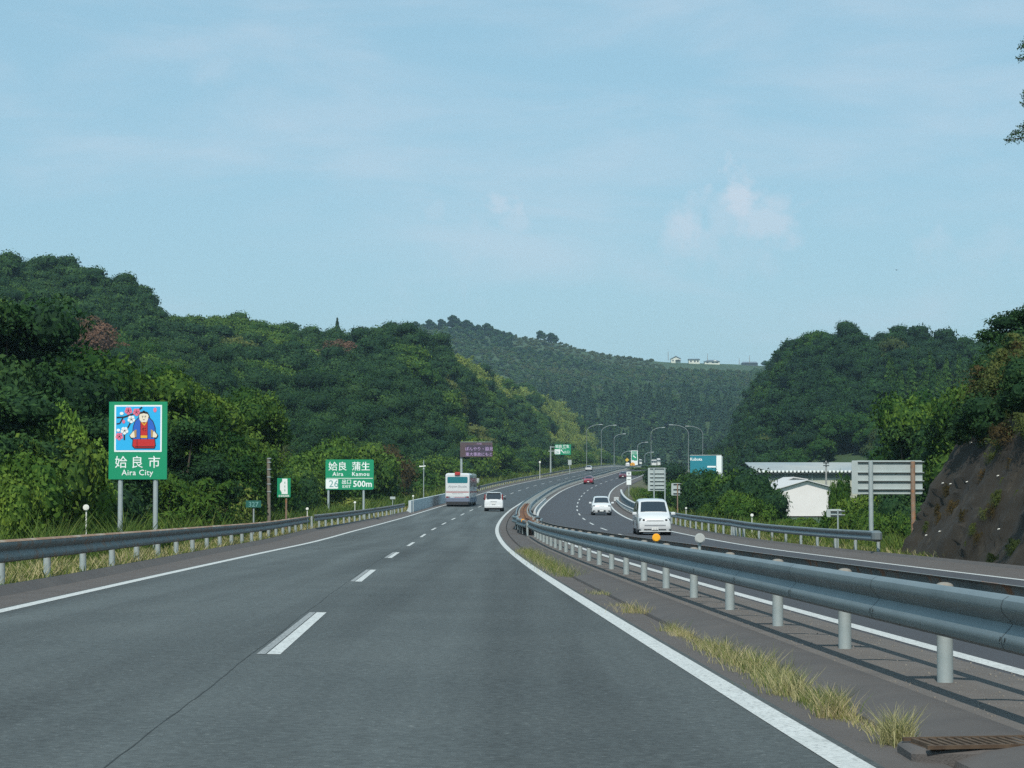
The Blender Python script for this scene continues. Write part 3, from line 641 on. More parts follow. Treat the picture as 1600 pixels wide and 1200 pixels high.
for px, yt, D, key, h_ in ((527, 498, 548, 'cedar0', 9), (709, 491, 1640, 'far0', 12), (690, 496, 1640, 'far0', 8), (672, 499, 1640, 'far0', 9), (730, 496, 1640, 'far0', 11), (762, 504, 1640, 'far0', 11), (845, 515, 1660, 'far0', 9), (862, 516, 1660, 'far0', 11), (650, 500, 1640, 'far0', 8), (748, 506, 1640, 'far0', 8)):
    p = P(px, yt, D); insts.append([8, key, p.x, D, p.z - h_, 0, h_ / VAR[key]['H'], 'ridge'])
insts.sort(key=lambda a: -a[0])
# keep what the camera can see: a tree wholly behind nearer ones is left out of the count
buf = np.full(1900, 9999.); keep = []
for a in sorted(insts, key=lambda a: a[3]):
    v = VAR[a[1]]; pt = proj(a[2], a[3], a[4] + v['H'] * a[6]); wpx = F * v['rx'] * a[6] / a[3]
    i0 = int(max(0, pt[0] - wpx * .9 + 100)); i1 = int(min(1899, pt[0] + wpx * .9 + 100))
    if i1 <= i0: continue
    vis = np.mean(buf[i0:i1 + 1] > pt[1] + 1)
    buf[i0:i1 + 1] = np.minimum(buf[i0:i1 + 1], pt[1] + (.25 * v['H'] * a[6] * F / a[3]))
    keep.append((vis, a))
shown = sorted([a for vis, a in keep if vis > .3], key=lambda a: -a[0])
print('TREES', len(insts), 'visible', len(shown))
NAMES = {'h': ('hill_tree', 'tree'), 'c': ('hill_cedar', 'tree'), 'b': ('bamboo_clump', 'bamboo'), 'f': ('ridge_tree', 'tree')}
SIDE = {'left': 'left hill', 'right': 'right hill', 'ridge': 'skyline of the far ridge'}
top = [a for a in shown if a[7] in ('left', 'right', 'ridge')][:225]; topid = {id(a) for a in top}
print('top', len(top))
for a in top:
    size, key, X, Y, Z, rz, s, k = a; nm, cat = NAMES[key[0]]
    look = {'hill0': 'dark round-crowned evergreen', 'hill1': 'dark round-crowned evergreen', 'hill3': 'tall dark evergreen', 'hill2': 'mid-green broadleaf tree', 'hill4': 'olive-toned tree', 'hilllight': 'light green tree', 'hillbrown': 'brown withered tree',
            'cedar0': 'pointed dark cedar', 'cedar1': 'pointed green cedar', 'bamboo0': 'feathery yellow-green bamboo', 'bamboo1': 'feathery yellow-green bamboo', 'far0': 'small dark tree'}.get(key, 'tree')
    pxx = proj(X, Y, Z)[0]; fr = hill(k, X, Y)[1] if k != 'ridge' else 1.
    zone = 'on the crest' if fr > .86 else ('high up' if fr > .6 else ('half-way up' if fr > .3 else 'near the foot'))
    over = [n_ for x_, n_ in ((280, 'the city sign'), (430, 'the kilometre plate'), (520, 'the banded pole'), (600, 'the green exit sign'), (700, 'the white parapet'), (780, 'the message board'), (860, 'the mast of the far exit sign'), (960, 'the left street lamps'), (1060, 'the ramp sign'), (1150, 'the billboard'), (1240, 'the left end of the warehouse'), (1330, 'the white gabled hall'), (1450, 'the large blank sign'), (9999, 'the cut slope')) if pxx < x_][0]
    lab = look + ' %s on the %s above %s' % (zone, SIDE[k], over) if k != 'ridge' else look + (' standing on the ' if k == 'ridge' else ' in the woods on the ') + SIDE[k]
    if key == 'cedar0' and k == 'ridge': lab = 'lone pointed cedar on the skyline of the left hill'
    o = bpy.data.objects.new({'hillbrown': 'withered_tree'}.get(key, nm), both(key)); col.objects.link(o)
    o.location = (X, Y, Z); o.rotation_euler = (0, 0, rz); o.scale = (s, s, s * (1 + .1 * sin(X)))
    tag(o, lab, cat, look + 's on the ' + SIDE[k])
# the rest of the woods, one mass per hill and kind of leaf
for side, nm in (('left', 'left_hill_woods'), ('right', 'right_hill_woods'), ('middle', 'cedar_woods'), ('far', 'far_hill_woods')):
    rest = [a for a in insts if a[7] == side and id(a) not in topid]
    byk = {}
    mats_ = []; Q = []; T = []; M = []
    for a in rest:
        size, key, X, Y, Z, rz, s, k = a; v = VAR[key]
        q = v['q']; t = v['t']
        if side in ('left', 'right'):
            if 'th' not in v:
                rr_ = np.random.default_rng(3); n0 = len(q) - (0 if key == 'hillbrown' else 54 * (20 if key[:4] == 'hill' and key not in ('hilllight',) else (16 if key == 'hilllight' else 1)))
                sel = np.concatenate([rr_.permutation(n0)[:int(n0 * .3)], np.arange(n0, len(q))]); qq = q[sel].copy(); c = qq.mean(1, keepdims=True); qq[:int(n0 * .3)] = (c + (qq - c) * 1.6)[:int(n0 * .3)]
                v['th'] = (qq, t[sel])
            q, t = v['th']
        ca, sa = cos(rz), sin(rz); Rm = np.array([[ca, -sa, 0], [sa, ca, 0], [0, 0, 1.]])
        q2 = (q.reshape(-1, 3) * s) @ Rm.T + [X, Y, Z]; Q.append(q2.reshape(-1, 4, 3).astype(np.float32))
        br = r_.uniform(-.22, .25); T.append(t + br)
        if v['mat'] not in mats_: mats_.append(v['mat'])
        M.append(np.full(len(q), mats_.index(v['mat'])))
    if not Q: continue
    me = quads_mesh(nm, np.concatenate(Q), np.concatenate(T), mats_, np.concatenate(M))
    print(nm, len(me.polygons))
    o = bpy.data.objects.new(nm, me); col.objects.link(o); tag(o, kind='stuff')

# ------------------------------------------------------------------ grasses
def blades(r, base, h, wd, lean=.35):
    """three-segment-ish blades: tapered quads bent outward"""
    n = len(base); a = r.uniform(0, 2 * pi, n); side = np.stack([np.cos(a), np.sin(a), np.zeros(n)], 1)
    b = r.uniform(0, 2 * pi, n); ln = r.uniform(.1, 1, n) * lean; d = np.stack([np.cos(b) * ln, np.sin(b) * ln, np.ones(n)], 1)
    hh = (h * r.uniform(.5, 1.15, n))[:, None]; w2 = wd * r.uniform(.6, 1.3, n)[:, None] / 2
    p0 = base; p1 = base + d * hh * .55; d2 = d + np.stack([np.cos(b), np.sin(b), np.zeros(n)], 1) * lean * .9; p2 = p1 + d2 * hh * .5
    q1 = np.stack([p0 - side * w2, p0 + side * w2, p1 + side * w2 * .8, p1 - side * w2 * .8], 1)
    q2 = np.stack([p1 - side * w2 * .8, p1 + side * w2 * .8, p2 + side * w2 * .12, p2 - side * w2 * .12], 1)
    return np.concatenate([q1, q2])
def grass_strip(name, D0, D1, l0, l1, n, h, wd, mats_, weights, dens=None, patchy=.0, lean=.35, side='', pw=1.):
    r = np.random.default_rng(abs(hash(name)) % 1000 if False else len(name) * 7 + int(D0))
    D = D0 + (D1 - D0) * r.uniform(0, 1, n) ** pw; u = r.uniform(0, 1, n)
    l0v = np.array([latD(l0, q) for q in D]) if callable(l0) else np.full(n, l0); l1v = np.array([latD(l1, q) for q in D]) if callable(l1) else np.full(n, l1)
    lat = l0v + (l1v - l0v) * u; X = cx(D) + lat; Z = zz(D) - .012 * lat + np.interp(lat, [-17, -12, -8, -5.3, 15.5, 19, 24, 29], [-1.4, -.55, -.3, -.1, -.1, -.5, -1.5, -3.4]) - .03
    pn = np.sin(D * .9 + lat * 2.1) * np.cos(D * .37 - lat * 1.3) + .6 * np.sin(D * 2.7 + lat)
    ok = pn > patchy - .9 if patchy else np.ones(n, bool)
    base = np.stack([X, D, Z], 1)[ok]; D = D[ok]; pn = pn[ok]
    hh = h * (1 + .35 * pn) * np.clip(1 + 0 * D, .3, 2)
    w_ = wd * (1 + D / 45.)           # far blades stand for small bunches
    r2 = np.random.default_rng(5); n = len(base)
    a = blades(r2, base, hh, 1.0, lean); 
    # blades() takes one width; rescale sideways about each blade's centre line
    c = (a[:, [0, 3]] + a[:, [1, 2]]) / 2; ww = np.concatenate([w_, w_])[:, None, None]
    half = (a[:, [1, 2]] - a[:, [0, 3]]) / 2 * ww
    a[:, [0, 3]] = c - half; a[:, [1, 2]] = c + half
    pick = r2.uniform(0, 1, n); mi = (pick > weights).astype(int); t = np.clip(r2.uniform(0, .7, n) + .15 * pn, 0, 1)
    me = quads_mesh(name, a, np.concatenate([t, t]), mats_, np.concatenate([mi, mi])); o = bpy.data.objects.new(name, me); col.objects.link(o); return tag(o, kind='stuff')
grass_strip('verge_grass', 22, 130, lambda d: lsh(d) - 2.6, lambda d: lsh(d) - .48, 60000, .30, .014, ['grass_dry', 'grass_green'], .5, lean=.6)
grass_strip('verge_grass', 130, 520, lambda d: lsh(d) - 2.2, lambda d: lsh(d) - .5, 26000, .32, .012, ['grass_dry', 'grass_green'], .5, lean=.6)
grass_strip('tall_weeds_grass', 45, 240, lambda d: lsh(d) - 7.5, lambda d: lsh(d) - 2., 50000, .95, .02, ['grass_weed', 'grass_green'], .62, lean=.5)
grass_strip('tall_weeds_grass', 240, 900, lambda d: lsh(d) - 6, lambda d: lsh(d) - 2., 26000, 1.1, .02, ['grass_weed', 'grass_green'], .6, lean=.5)
grass_strip('bank_grass', 68, 190, lambda d: rsh(d) + .6, lambda d: rsh(d) + 2.4, 40000, .35, .016, ['grass_dry', 'grass_green'], .22, lean=.6)
grass_strip('bank_weeds_grass', 76, 320, lambda d: rsh(d) + 1.6, lambda d: rsh(d) + 11, 90000, .85, .02, ['grass_weed', 'grass_green'], .55, lean=.5)
grass_strip('slope_foot_grass', 30, 75, lambda d: rsh(d) + .25, lambda d: rsh(d) + 1.1, 16000, .16, .012, ['grass_dry', 'grass_green'], .6, lean=.9)
# grass tufts growing out of the joint beside the near kerb
r3 = np.random.default_rng(9)
def tuft(D, lat, h, n, spread, dry=.6):
    p = R(D, lat); a = r3.normal(0, spread, (n, 2)); a[:, 0] *= .55; base = np.stack([p.x + a[:, 0], p.y + a[:, 1], np.full(n, p.z - .02)], 1)
    q = blades(r3, base, np.full(n, h) * r3.choice([.6, .85, 1.1, 1.25], n), .0052, .62); q -= 0
    o_ = Vector((p.x, p.y, p.z)); q = q - np.array(o_)
    t = r3.uniform(0, 1, n); mi = (r3.uniform(0, 1, n) > dry).astype(int)
    me = quads_mesh('grass_tuft', q, np.concatenate([t, t]), ['grass_dry', 'grass_green'], np.concatenate([mi, mi]))
    o = bpy.data.objects.new('grass_tuft', me); col.objects.link(o); o.location = o_
    return o
GT = 'grass tufts along the median joint'
o = tuft(12.25, 4.06, .17, 650, .075, .9); tag(o, 'lone dry straw-coloured tuft nearest the drain grate', 'grass tuft')
for k, (D, h, n, sp, dry) in enumerate(((14.2, .21, 420, .11, .6), (14.75, .17, 420, .12, .4), (15.3, .15, 360, .13, .35), (15.9, .19, 420, .13, .6), (16.6, .16, 420, .15, .45), (17.3, .19, 420, .15, .5), (18.1, .16, 380, .16, .45), (19.0, .17, 360, .18, .5), (20.0, .17, 380, .16, .5), (20.9, .22, 420, .16, .6), (23.4, .16, 260, .12, .7), (24.2, .12, 200, .12, .6), (28.6, .14, 220, .2, .6), (30.5, .11, 160, .2, .6), (35, .1, 160, .25, .5))):
    tag(tuft(D - .3, 4.05 + .05 * sin(D * 7), h * .74 * (1 + .35 * sin(D * 5.3)), int(n * 1.25), sp, dry + .15), 'dry grass tuft in the joint beside the median kerb, %s nearest after the lone tuft' % ORD[k], 'grass tuft', GT)
for D in np.arange(44, 72, 1.3):
    tag(tuft(float(D), 4.1, .16, 240, .34, .3), 'green-yellow grass tuft at the far end of the near median joint', 'grass tuft', 'grass tufts farther along the median')

# short dry growth all along the joint, and grit on the median
n = 3200; Dg = r3.uniform(12.6, 24, n) ; lg = 4.08 + r3.normal(0, .05, n); base = np.array([tuple(R(float(q), float(l), -.02)) for q, l in zip(Dg, lg)])
q = blades(r3, base, np.full(n, .055), .005, .8); t_ = r3.uniform(0, 1, n); me = quads_mesh('joint_grass', q, np.concatenate([t_, t_]), ['grass_dry', 'grass_green'], np.concatenate([(t_ > .75).astype(int)] * 2))
o = bpy.data.objects.new('joint_grass', me); col.objects.link(o); tag(o, kind='stuff')
mat('pebble', (.15, .135, .12), .95, c2=(.28, .26, .22), vs=9)
C1 = cubesphere(1); n = 800; Dg = 12 + 30 * r3.uniform(0, 1, n) ** 1.5; lg = r3.uniform(4.85, 6.1, n); s_ = r3.uniform(.004, .013, n)
base = np.array([tuple(R(float(q), float(l), .05 if l < 5.5 else .03)) for q, l in zip(Dg, lg)])
q = (C1[None] * s_[:, None, None, None] * np.array([1, 1, .7]) + base[:, None, None, :]).reshape(-1, 4, 3)
o = bpy.data.objects.new('median_gravel', quads_mesh('median_gravel', q, np.zeros(len(q)), ['pebble'])); col.objects.link(o); tag(o, kind='stuff')
# ------------------------------------------------------------------ guardrails
PROF = [(0.0, .35), (.035, .345), (.07, .322), (.082, .285), (.078, .25), (.035, .205), (.012, .175), (.035, .145), (.078, .10), (.082, .065), (.07, .028), (.035, .005), (.0, .0)]
def beam(D0, D1, lat, side, zb=.45, wave=None, dz=0.):
    """two-wave steel beam swept along the road; side -1: the waves face the negative side"""
    ds = dsamp(D0, D1); mb = MB(); n = len(PROF) * 2; vs = []
    ring = [(o_, z) for o_, z in PROF] + [(o_ - .012, z * .985 + .002) for o_, z in reversed(PROF)]
    for d in ds:
        l = latD(lat, d); vs += [R(d, l + side * o_, zb + z + latD(dz, d)) for o_, z in ring]
    fs = [(i * n + k, i * n + (k + 1) % n, (i + 1) * n + (k + 1) % n, (i + 1) * n + k) for i in range(len(ds) - 1) for k in range(n)]
    m_ = len(PROF)
    for base in (0, (len(ds) - 1) * n): fs += [(base + k, base + k + 1, base + n - 2 - k, base + n - 1 - k) for k in range(m_ - 1)]
    return mb.add(vs, fs)
postm = {}
def post_mesh(r, h, cap):
    key = (r, h, cap)
    if key not in postm:
        mb = MB(); mb.cyl((0, 0, -.3), (0, 0, h), r, n=18); o = mb.build('post', 'steel_post', smooth=True); me = o.data; bpy.data.objects.remove(o)
        cm = None
        if cap:
            mb = MB(); mb.cyl((0, 0, h - .012), (0, 0, h + .014), r * 1.16, n=18); mb.dome((0, 0, h + .014), r * 1.12, .03, 18)
            o = mb.build('post_cap', 'rust_cap', smooth=True); cm = o.data; bpy.data.objects.remove(o)
        postm[key] = (me, cm)
    return postm[key]
def add_posts(t, Ds, lat, r=.060, h=.78, cap=True, base=None):
    me, cm = post_mesh(r, h, cap)
    for d in Ds:
        p = R(d, latD(lat, d), .0) - Vector(t.location)
        o = part('post', me, t, p)
        if cm: part('post_cap', cm, o)
# --- median guardrail, near section
t = thing('median_guardrail', 'long steel double guardrail on the median beside the near carriageway', 'guardrail', R(20, 5.25))
T0 = Vector(t.location)
def rel(mb, t): o_ = Vector(t.location); mb.v = [tuple(Vector(v) - o_) for v in mb.v]; return mb
rel(beam(-14, 101, 4.98, -1), t).build('beam', 'steel', t, smooth=True)
tag(rel(beam(-14, 101, 5.52, 1), t).build('beam', 'steel_aged', t, smooth=True), 'weathered rear beam facing the oncoming lanes')
Ds = [16.15 + 4 * k for k in range(-6, 22)]
Ds = [d for d in Ds if d > -12 and d < 101]
add_posts(t, Ds, 5.25, h=.745)
mb = MB(); mb2 = MB()
for d in Ds:
    a, b = R(d, 4.99, .60), R(d, 5.19, .60); mb.box((a + b) / 2, ((b - a).length, .12, .16), heading(d))
    a, b = R(d, 5.31, .60), R(d, 5.51, .60); mb.box((a + b) / 2, ((b - a).length, .12, .16), heading(d))
    for dd in (2.0,):
        a, b = R(d + dd, 4.985, .62), R(d + dd, 5.515, .62); mb2.box((a + b) / 2, ((b - a).length, .085, .04), heading(d))
rel(mb, t).build('bracket', 'steel_brown', t); rel(mb2, t).build('spacer', 'steel_brown', t)
# bolt heads and lap joints of the front beam
mb = MB()
for i in range(0, 30):
    d = 5.1 + i * 2
    for q in (-.09, .09):
        for zq, oq in ((.625, .045), ):
            p = R(d + q, 4.98 - oq, .45 + .235); mb.box(p, (.012, .018, .03), heading(d))
    if i % 2 == 0:
        for q in (-.05, .06):
            mb.add([R(d + q, 4.895, .45 + .10), R(d + q + .02, 4.895, .45 + .10), R(d + q + .07, 4.90, .45 + .055), R(d + q + .05, 4.90, .45 + .055)], [(0, 1, 2, 3)])
rel(mb, t).build('bolts', 'joint_dark', t)
mat('lap_grey', (.10, .12, .13), .6)
mb = MB()
for d in np.arange(5.15, 100, 4.):
    ring = [(o_ + .003, z) for o_, z in PROF]; vs = [R(q, 4.98 - o_, .45 + z) for q in (d, d + .012) for o_, z in ring]; n = len(ring)
    mb.add(vs, [(k, k + 1, n + k + 1, n + k) for k in range(n - 1)])
rel(mb, t).build('lap_joint', 'lap_grey', t)
# --- flared ends and rusty infill where the two halves of the median meet
t = thing('median_guardrail', 'wavy flared guardrail ends around the rusty gap in the median', 'guardrail', R(108, 5.))
fl = lambda d: float(np.interp(d, [100, 104, 110, 116, 122, 128, 136, 230], [4.95, 4.75, 4.6, 4.72, 4.5, 4.62, 4.8, 4.8]))
fr = lambda d: float(np.interp(d, [100, 106, 112, 118, 124, 134, 145, 230], [5.5, 5.62, 5.85, 5.65, 5.9, 5.75, 5.7, 5.7]))
rel(beam(101.3, 232, fl, -1), t).build('beam', 'steel', t, smooth=True); rel(beam(101.3, 232, fr, 1), t).build('beam', 'steel', t, smooth=True)
add_posts(t, [103 + 4 * k for k in range(33)], lambda d: fl(d) + .15, .055, .74, False); add_posts(t, [105 + 4 * k for k in range(32)], lambda d: fr(d) - .15, .055, .74, False)
mb = MB(); ds_ = np.arange(104, 206, 2.)
vs = [R(q, (fl(q) + .06) if s == 0 else (fr(q) - .06), .64 + .04 * sin(q * 1.7 + s)) for q in ds_ for s in (0, 1)]
mb.add(vs, [(2 * i, 2 * i + 1, 2 * i + 3, 2 * i + 2) for i in range(len(ds_) - 1)])
vs = [R(q, .5 * (fl(q) + fr(q)), h_) for q in ds_ for h_ in (.0, .74)]; mb.add(vs, [(2 * i, 2 * i + 1, 2 * i + 3, 2 * i + 2) for i in range(len(ds_) - 1)])
tag(rel(mb, t).build('cover_plate', 'rust', t), 'rust-brown plates bridging the two beams')
mb = MB(); p = R(103.5, 4.75); mb.slab([(-.07, .70), (.07, .70), (.09, .80), (.01, .85), (-.08, .81)], -.02, .02); mb.v = [(v[0] + p.x, v[1] + p.y, v[2] + p.z) for v in mb.v]
mat('orange_reflector', (.85, .35, .02), .5); rel(mb, t).build('reflector', 'orange_reflector', t)
# --- far median guardrail
t = thing('median_guardrail', 'far double guardrail curving away up the median', 'guardrail', R(300, 5.))
rel(beam(233, 960, 4.78, -1), t).build('beam', 'steel', t, smooth=True); rel(beam(233, 960, 5.72, 1), t).build('beam', 'steel', t, smooth=True)
add_posts(t, [235 + 4 * k for k in range(48)], 4.95, .055, .74, False); add_posts(t, [235 + 4 * k for k in range(48)], 5.55, .055, .74, False)
mb = MB()
for q in np.arange(427, 960, 4):
    for l in (4.95, 5.55): p = R(q, l); mb.cyl(p, p + Vector((0, 0, .74)), .055, n=6)
tag(rel(mb, t).build('distant_posts', 'steel_post', t), kind='stuff')
# long white concrete block on the oncoming side of the median
mb = MB(); ds_ = dsamp(186, 258); n = 5; ring = [(5.95, 0), (5.97, .30), (6.0, .33), (6.14, .33), (6.17, 0)]
vs = [R(q, l, z) for q in ds_ for l, z in ring]
mb.add(vs, [(i * n + k, i * n + k + 1, (i + 1) * n + k + 1, (i + 1) * n + k) for i in range(len(ds_) - 1) for k in range(n - 1)] + [(0, 1, 2, 3, 4), tuple(len(vs) - 5 + k for k in (4, 3, 2, 1, 0))])
tag(mb.build('concrete_kerb_block', 'concrete', smooth=True), 'long white concrete kerb block beside the oncoming inner edge line', 'kerb')
# --- left guardrails
def rail_thing(name, label, D0, D1, lat, side, step, zb=.45, m='steel', postlat=.14, r=.065, group=None, h=.72, cap=False, dz=0.):
    Dm = (D0 + D1) / 2; t = thing(name, label, 'guardrail', R(Dm, latD(lat, Dm)), 0, group)
    rel(beam(D0, D1, lat, side, zb, dz=dz), t).build('beam', m, t, smooth=True)
    n = 0; d = D0 + .6; ds = []
    while d < D1: ds.append(d); d += step
    add_posts(t, ds[:100], lambda q: latD(lat, q) - side * postlat, r, h, cap)
    if len(ds) > 100:
        mb = MB()
        for d in ds[100:]: p = R(d, latD(lat, d) - side * postlat); mb.cyl(p, p + Vector((0, 0, h)), r, n=6)
        tag(rel(mb, t).build('distant_posts', 'steel_post', t), kind='stuff')
    return t
L1 = lambda d: float(np.interp(d, [-60, 40, 113, 190], [-5.2, -5.2, -6.15, -6.3]))
L2 = lambda d: float(np.interp(d, [113, 118, 190, 2000], [-6.05, -5.95, -5.1, -5.1]))
t = rail_thing('roadside_guardrail', 'dark guardrail with a rusty top edge along the shoulder in front of the city sign', 2, 113.5, L1, 1, 4, zb=.40, h=.74, m='steel_aged')
# rusty top flange of the old near rail
mb = MB(); ds_ = dsamp(2, 113.4); vs = [R(q, L1(q) + o_, .40 + z) for q in ds_ for o_, z in ((-.012, .353), (.038, .3515), (.076, .322))]
mb.add(vs, [(3 * i + k, 3 * i + k + 1, 3 * i + k + 4, 3 * i + k + 3) for i in range(len(ds_) - 1) for k in range(2)])
mat('rust_flange', (.30, .20, .13), .85, c2=(.22, .12, .07), vs=1.4, c3=(.36, .33, .27), s3=1.1, lo3=.5, hi3=.7)
rel(mb, t).build('top_flange', 'rust_flange', t, smooth=True)
rail_thing('roadside_guardrail', 'guardrail between overlapping rail end and white parapet on the left', 115, 188, L2, 1, 4, m='steel_aged')
rail_thing('roadside_guardrail', 'far guardrail along the left shoulder beyond the coach', 300, 1000, -5.1, 1, 4, m='steel_aged')
# --- right guardrail with its kink and blunt end, farther parapet and low rail
L3 = lambda d: float(np.interp(d, [70, 80, 98, 103, 106, 109, 165], [16.25, 16.05, 15.8, 15.7, 15.55, 15.32, 15.3]))
dz3 = lambda d: float(np.interp(d, [70, 100, 105, 110, 170], [0, 0, .02, .1, .1]))
t = rail_thing('roadside_guardrail', 'blue-grey guardrail with a kink and blunt end before the large blank sign', 74.5, 163, L3, -1, 4, r=.06, dz=dz3, zb=.42)
mb = MB(); p = R(74.4, 16.1); mb.rbox(p + Vector((0, 0, .60)), (.34, .40, .38), .08); rel(mb, t).build('end_cap', 'steel', t, smooth=True)
ds_ = dsamp(106, 111); add_posts(t, [107.2, 108.2, 109.2, 110.2], lambda q: L3(q) + .14, .06, .72, False)
def parapet(name, label, D0, D1, lat, hgt, w0, w1, m, cap=True):
    Dm = (D0 + D1) / 2; t = thing(name, label, 'barrier', R(Dm, latD(lat, Dm)))
    ds = dsamp(D0, D1); ring = [(-w0, -.1), (-w0, .12), (-w1, .45), (-w1, latD(hgt, Dm)), (w1, latD(hgt, Dm)), (w0, -.1)]; n = len(ring); vs = []
    for q in ds:
        hq = latD(hgt, q); rg = [(-w0, -.1), (-w0, .12), (-w1, min(.45, hq * .6)), (-w1, hq), (w1, hq), (w1, -.1)]; vs += [R(q, latD(lat, q) + a, z) for a, z in rg]
    mb = MB().add(vs, [(i * n + k, i * n + k + 1, (i + 1) * n + k + 1, (i + 1) * n + k) for i in range(len(ds) - 1) for k in range(n - 1)] + [tuple(range(n)), tuple(range(len(vs) - 1, len(vs) - n - 1, -1))])
    rel(mb, t).build('wall', m, t, smooth=True)
    if cap:
        vs = [R(q, latD(lat, q) + a, latD(hgt, q) + z) for q in ds for a, z in ((-w1 - .04, .002), (-w1 - .04, .07), (w1 + .04, .07), (w1 + .04, .002))]
        mb = MB().add(vs, [(i * 4 + k, i * 4 + (k + 1) % 4, (i + 1) * 4 + (k + 1) % 4, (i + 1) * 4 + k) for i in range(len(ds) - 1) for k in range(4)] + [(0, 1, 2, 3), (len(vs) - 1, len(vs) - 2, len(vs) - 3, len(vs) - 4)])
        rel(mb, t).build('coping', 'concrete', t)
    return t
mat('concrete_blue', (.40, .46, .48), .8, c2=(.48, .54, .56), vs=.8, c3=(.33, .37, .38), s3=.5, lo3=.5, hi3=.75)
parapet('bridge_parapet', 'pale concrete parapet on the left beside the coach', 190, 292, -4.75, 1.0, .28, .12, 'concrete_blue', cap=False)
mb = MB(); p = P(749, 760, 338); g0 = R(338, -8.0); t = thing('noise_panel', 'small pale panel standing on the left verge beyond the coach', 'panel', g0)
MB().box((0, 0, .75), (1.7, .12, 1.5)).build('panel', 'concrete', t); MB().box((-.9, 0, .7), (.12, .16, 1.6)).box((.9, 0, .7), (.12, .16, 1.6)).build('post', 'steel_post', t)
mat('panel_blue', (.17, .21, .23), .7, c2=(.21, .25, .27), vs=1.)
parapet('bridge_parapet', 'dark parapet with a white coping curving along the oncoming shoulder behind the large oncoming van', 168, 292, 15.1, .85, .12, .08, 'panel_blue')
t = rail_thing('roadside_guardrail', 'short white-topped low rail behind the compact car and the large van', 172, 252, lambda d: float(np.interp(d, [172, 252], [14.75, 14.3])), -1, 4, zb=.18, h=.45, m='concrete')
MB().rbox(R(252.5, 14.3, .42) - Vector(t.location), (.6, .3, .5), .05).build('end_cap', 'concrete', t)
# --- drain and its iron grate, bottom right
tag(MB().rbox(R(11.6, 4.42, -.005), (.90, .46, .13), .02).build('drain_surround', 'kerb_asphalt', smooth=True), 'dark kerb block holding the rusty drain grate', 'drain surround')
t = thing('drain_grate', 'rusty iron drain grate let into the median kerb at the bottom right', 'drain', R(11.6, 4.42, .072), heading(13) + .12)
mb = MB()
for k in range(16): mb.box((-.36 + k * .048, 0, .0), (.022, .34, .024))
mb.box((0, 0, -.012), (.76, .34, .004))
mb.build('bars', 'grate', t); MB().box((0, -.19, .005), (.82, .025, .02)).box((0, .19, .005), (.82, .025, .02)).build('frame', 'grate', t)
t2 = tag(MB().rbox(R(11.1, 4.85, .0), (.7, .35, .2), .03).build('drain_cover', 'kerb_asphalt', smooth=True), 'dark slab cover in front of the rusty drain grate', 'drain cover')

# ------------------------------------------------------------------ delineators
mat('white_plastic', (.78, .80, .74), .5); mat('grey_disc', (.42, .44, .42), .6, .2); mat('orange', (.9, .42, .02), .45)
def delineator(px, py, D, r, lab, m='white_plastic', zg=None, group=None, pole=True):
    p = P(px, py, D); zg = ground(p.x, D) if zg is None else zg
    t = thing('delineator', lab, 'road reflector', (p.x, D, zg), 0, group); h = p.z - zg
    MB().cyl((0, -.02, h), (0, .02, h), r, n=20).cyl((0, -.032, h), (0, -.02, h), r * .82, n=20).build('disc', m, t, smooth=True)
    MB().cyl((0, .035, 0), (0, .035, h), max(.02, r * .22), n=8).build('post', 'white_plastic' if pole else 'steel_post', t); return t
delineator(134.5, 793, 62, .085, 'white round reflector on a thin post left of the city sign')
delineator(480, 795, 112, .07, 'white round reflector at the overlapping guardrail ends')
delineator(554.5, 785, 150, .08, 'white round reflector under the green exit sign')
delineator(645.5, 775, 190, .08, 'white round reflector above the start of the white parapet')
delineator(843.5, 722, 430, .2, 'large white round reflector on a tall post left of the far exit sign')
delineator(1072, 794, 150, .07, 'white round reflector behind the right guardrail nearest the large van')
delineator(1175, 805, 112, .08, 'white round reflector behind the kink of the right guardrail')
p = R(38, 5.25); delineator(1025.4, 840, 37.1, .068, 'orange disc reflector on top of the median guardrail', 'orange', zg=R(37.1, 5.25, .76).z, pole=False)
delineator(1093.5, 841, 29.6, .068, 'grey disc reflector seen from behind on the median guardrail', 'grey_disc', zg=R(29.6, 5.5, .76).z, pole=False)

# ------------------------------------------------------------------ signs
mat('sign_green', (.0, .26, .12), .5); mat('sign_white', (.80, .84, .82), .5); mat('sign_blue', (.02, .42, .78), .5); mat('sign_teal', (.01, .25, .30), .5)
mat('robe_blue', (.02, .12, .52), .5); mat('robe_red', (.52, .02, .02), .5); mat('ink', (.015, .015, .025), .6); mat('skin_cream', (.78, .70, .55), .6); mat('gold', (.75, .42, .02), .5); mat('pink', (.75, .16, .26), .5); mat('sleeve_brown', (.42, .26, .10), .6)
mat('sign_back', (.36, .42, .41), .5, .1, c2=(.42, .47, .46), vs=2); mat('dark_line', (.04, .05, .05), .7); mat('vms_frame', (.085, .055, .06), .6); mat('vms_face', (.055, .04, .065), .5); mat('led_violet', (.46, .33, .56), .5, emit=.05)
mat('sign_orange', (.75, .36, .03), .5); mat('sign_yellow', (.75, .50, .03), .5)
def circ(cx_, cz, rx, rz_=None, n=20): rz_ = rz_ or rx; return [(cx_ + rx * cos(2 * pi * i / n), cz + rz_ * sin(2 * pi * i / n)) for i in range(n)]
def rrect(x0, z0, x1, z1, r, n=4):
    o = []
    for cx_, cz, a0 in ((x1 - r, z1 - r, 0), (x0 + r, z1 - r, 90), (x0 + r, z0 + r, 180), (x1 - r, z0 + r, 270)):
        o += [(cx_ + r * cos(radians(a0 + 90 * i / n)), cz + r * sin(radians(a0 + 90 * i / n))) for i in range(n + 1)]
    return o
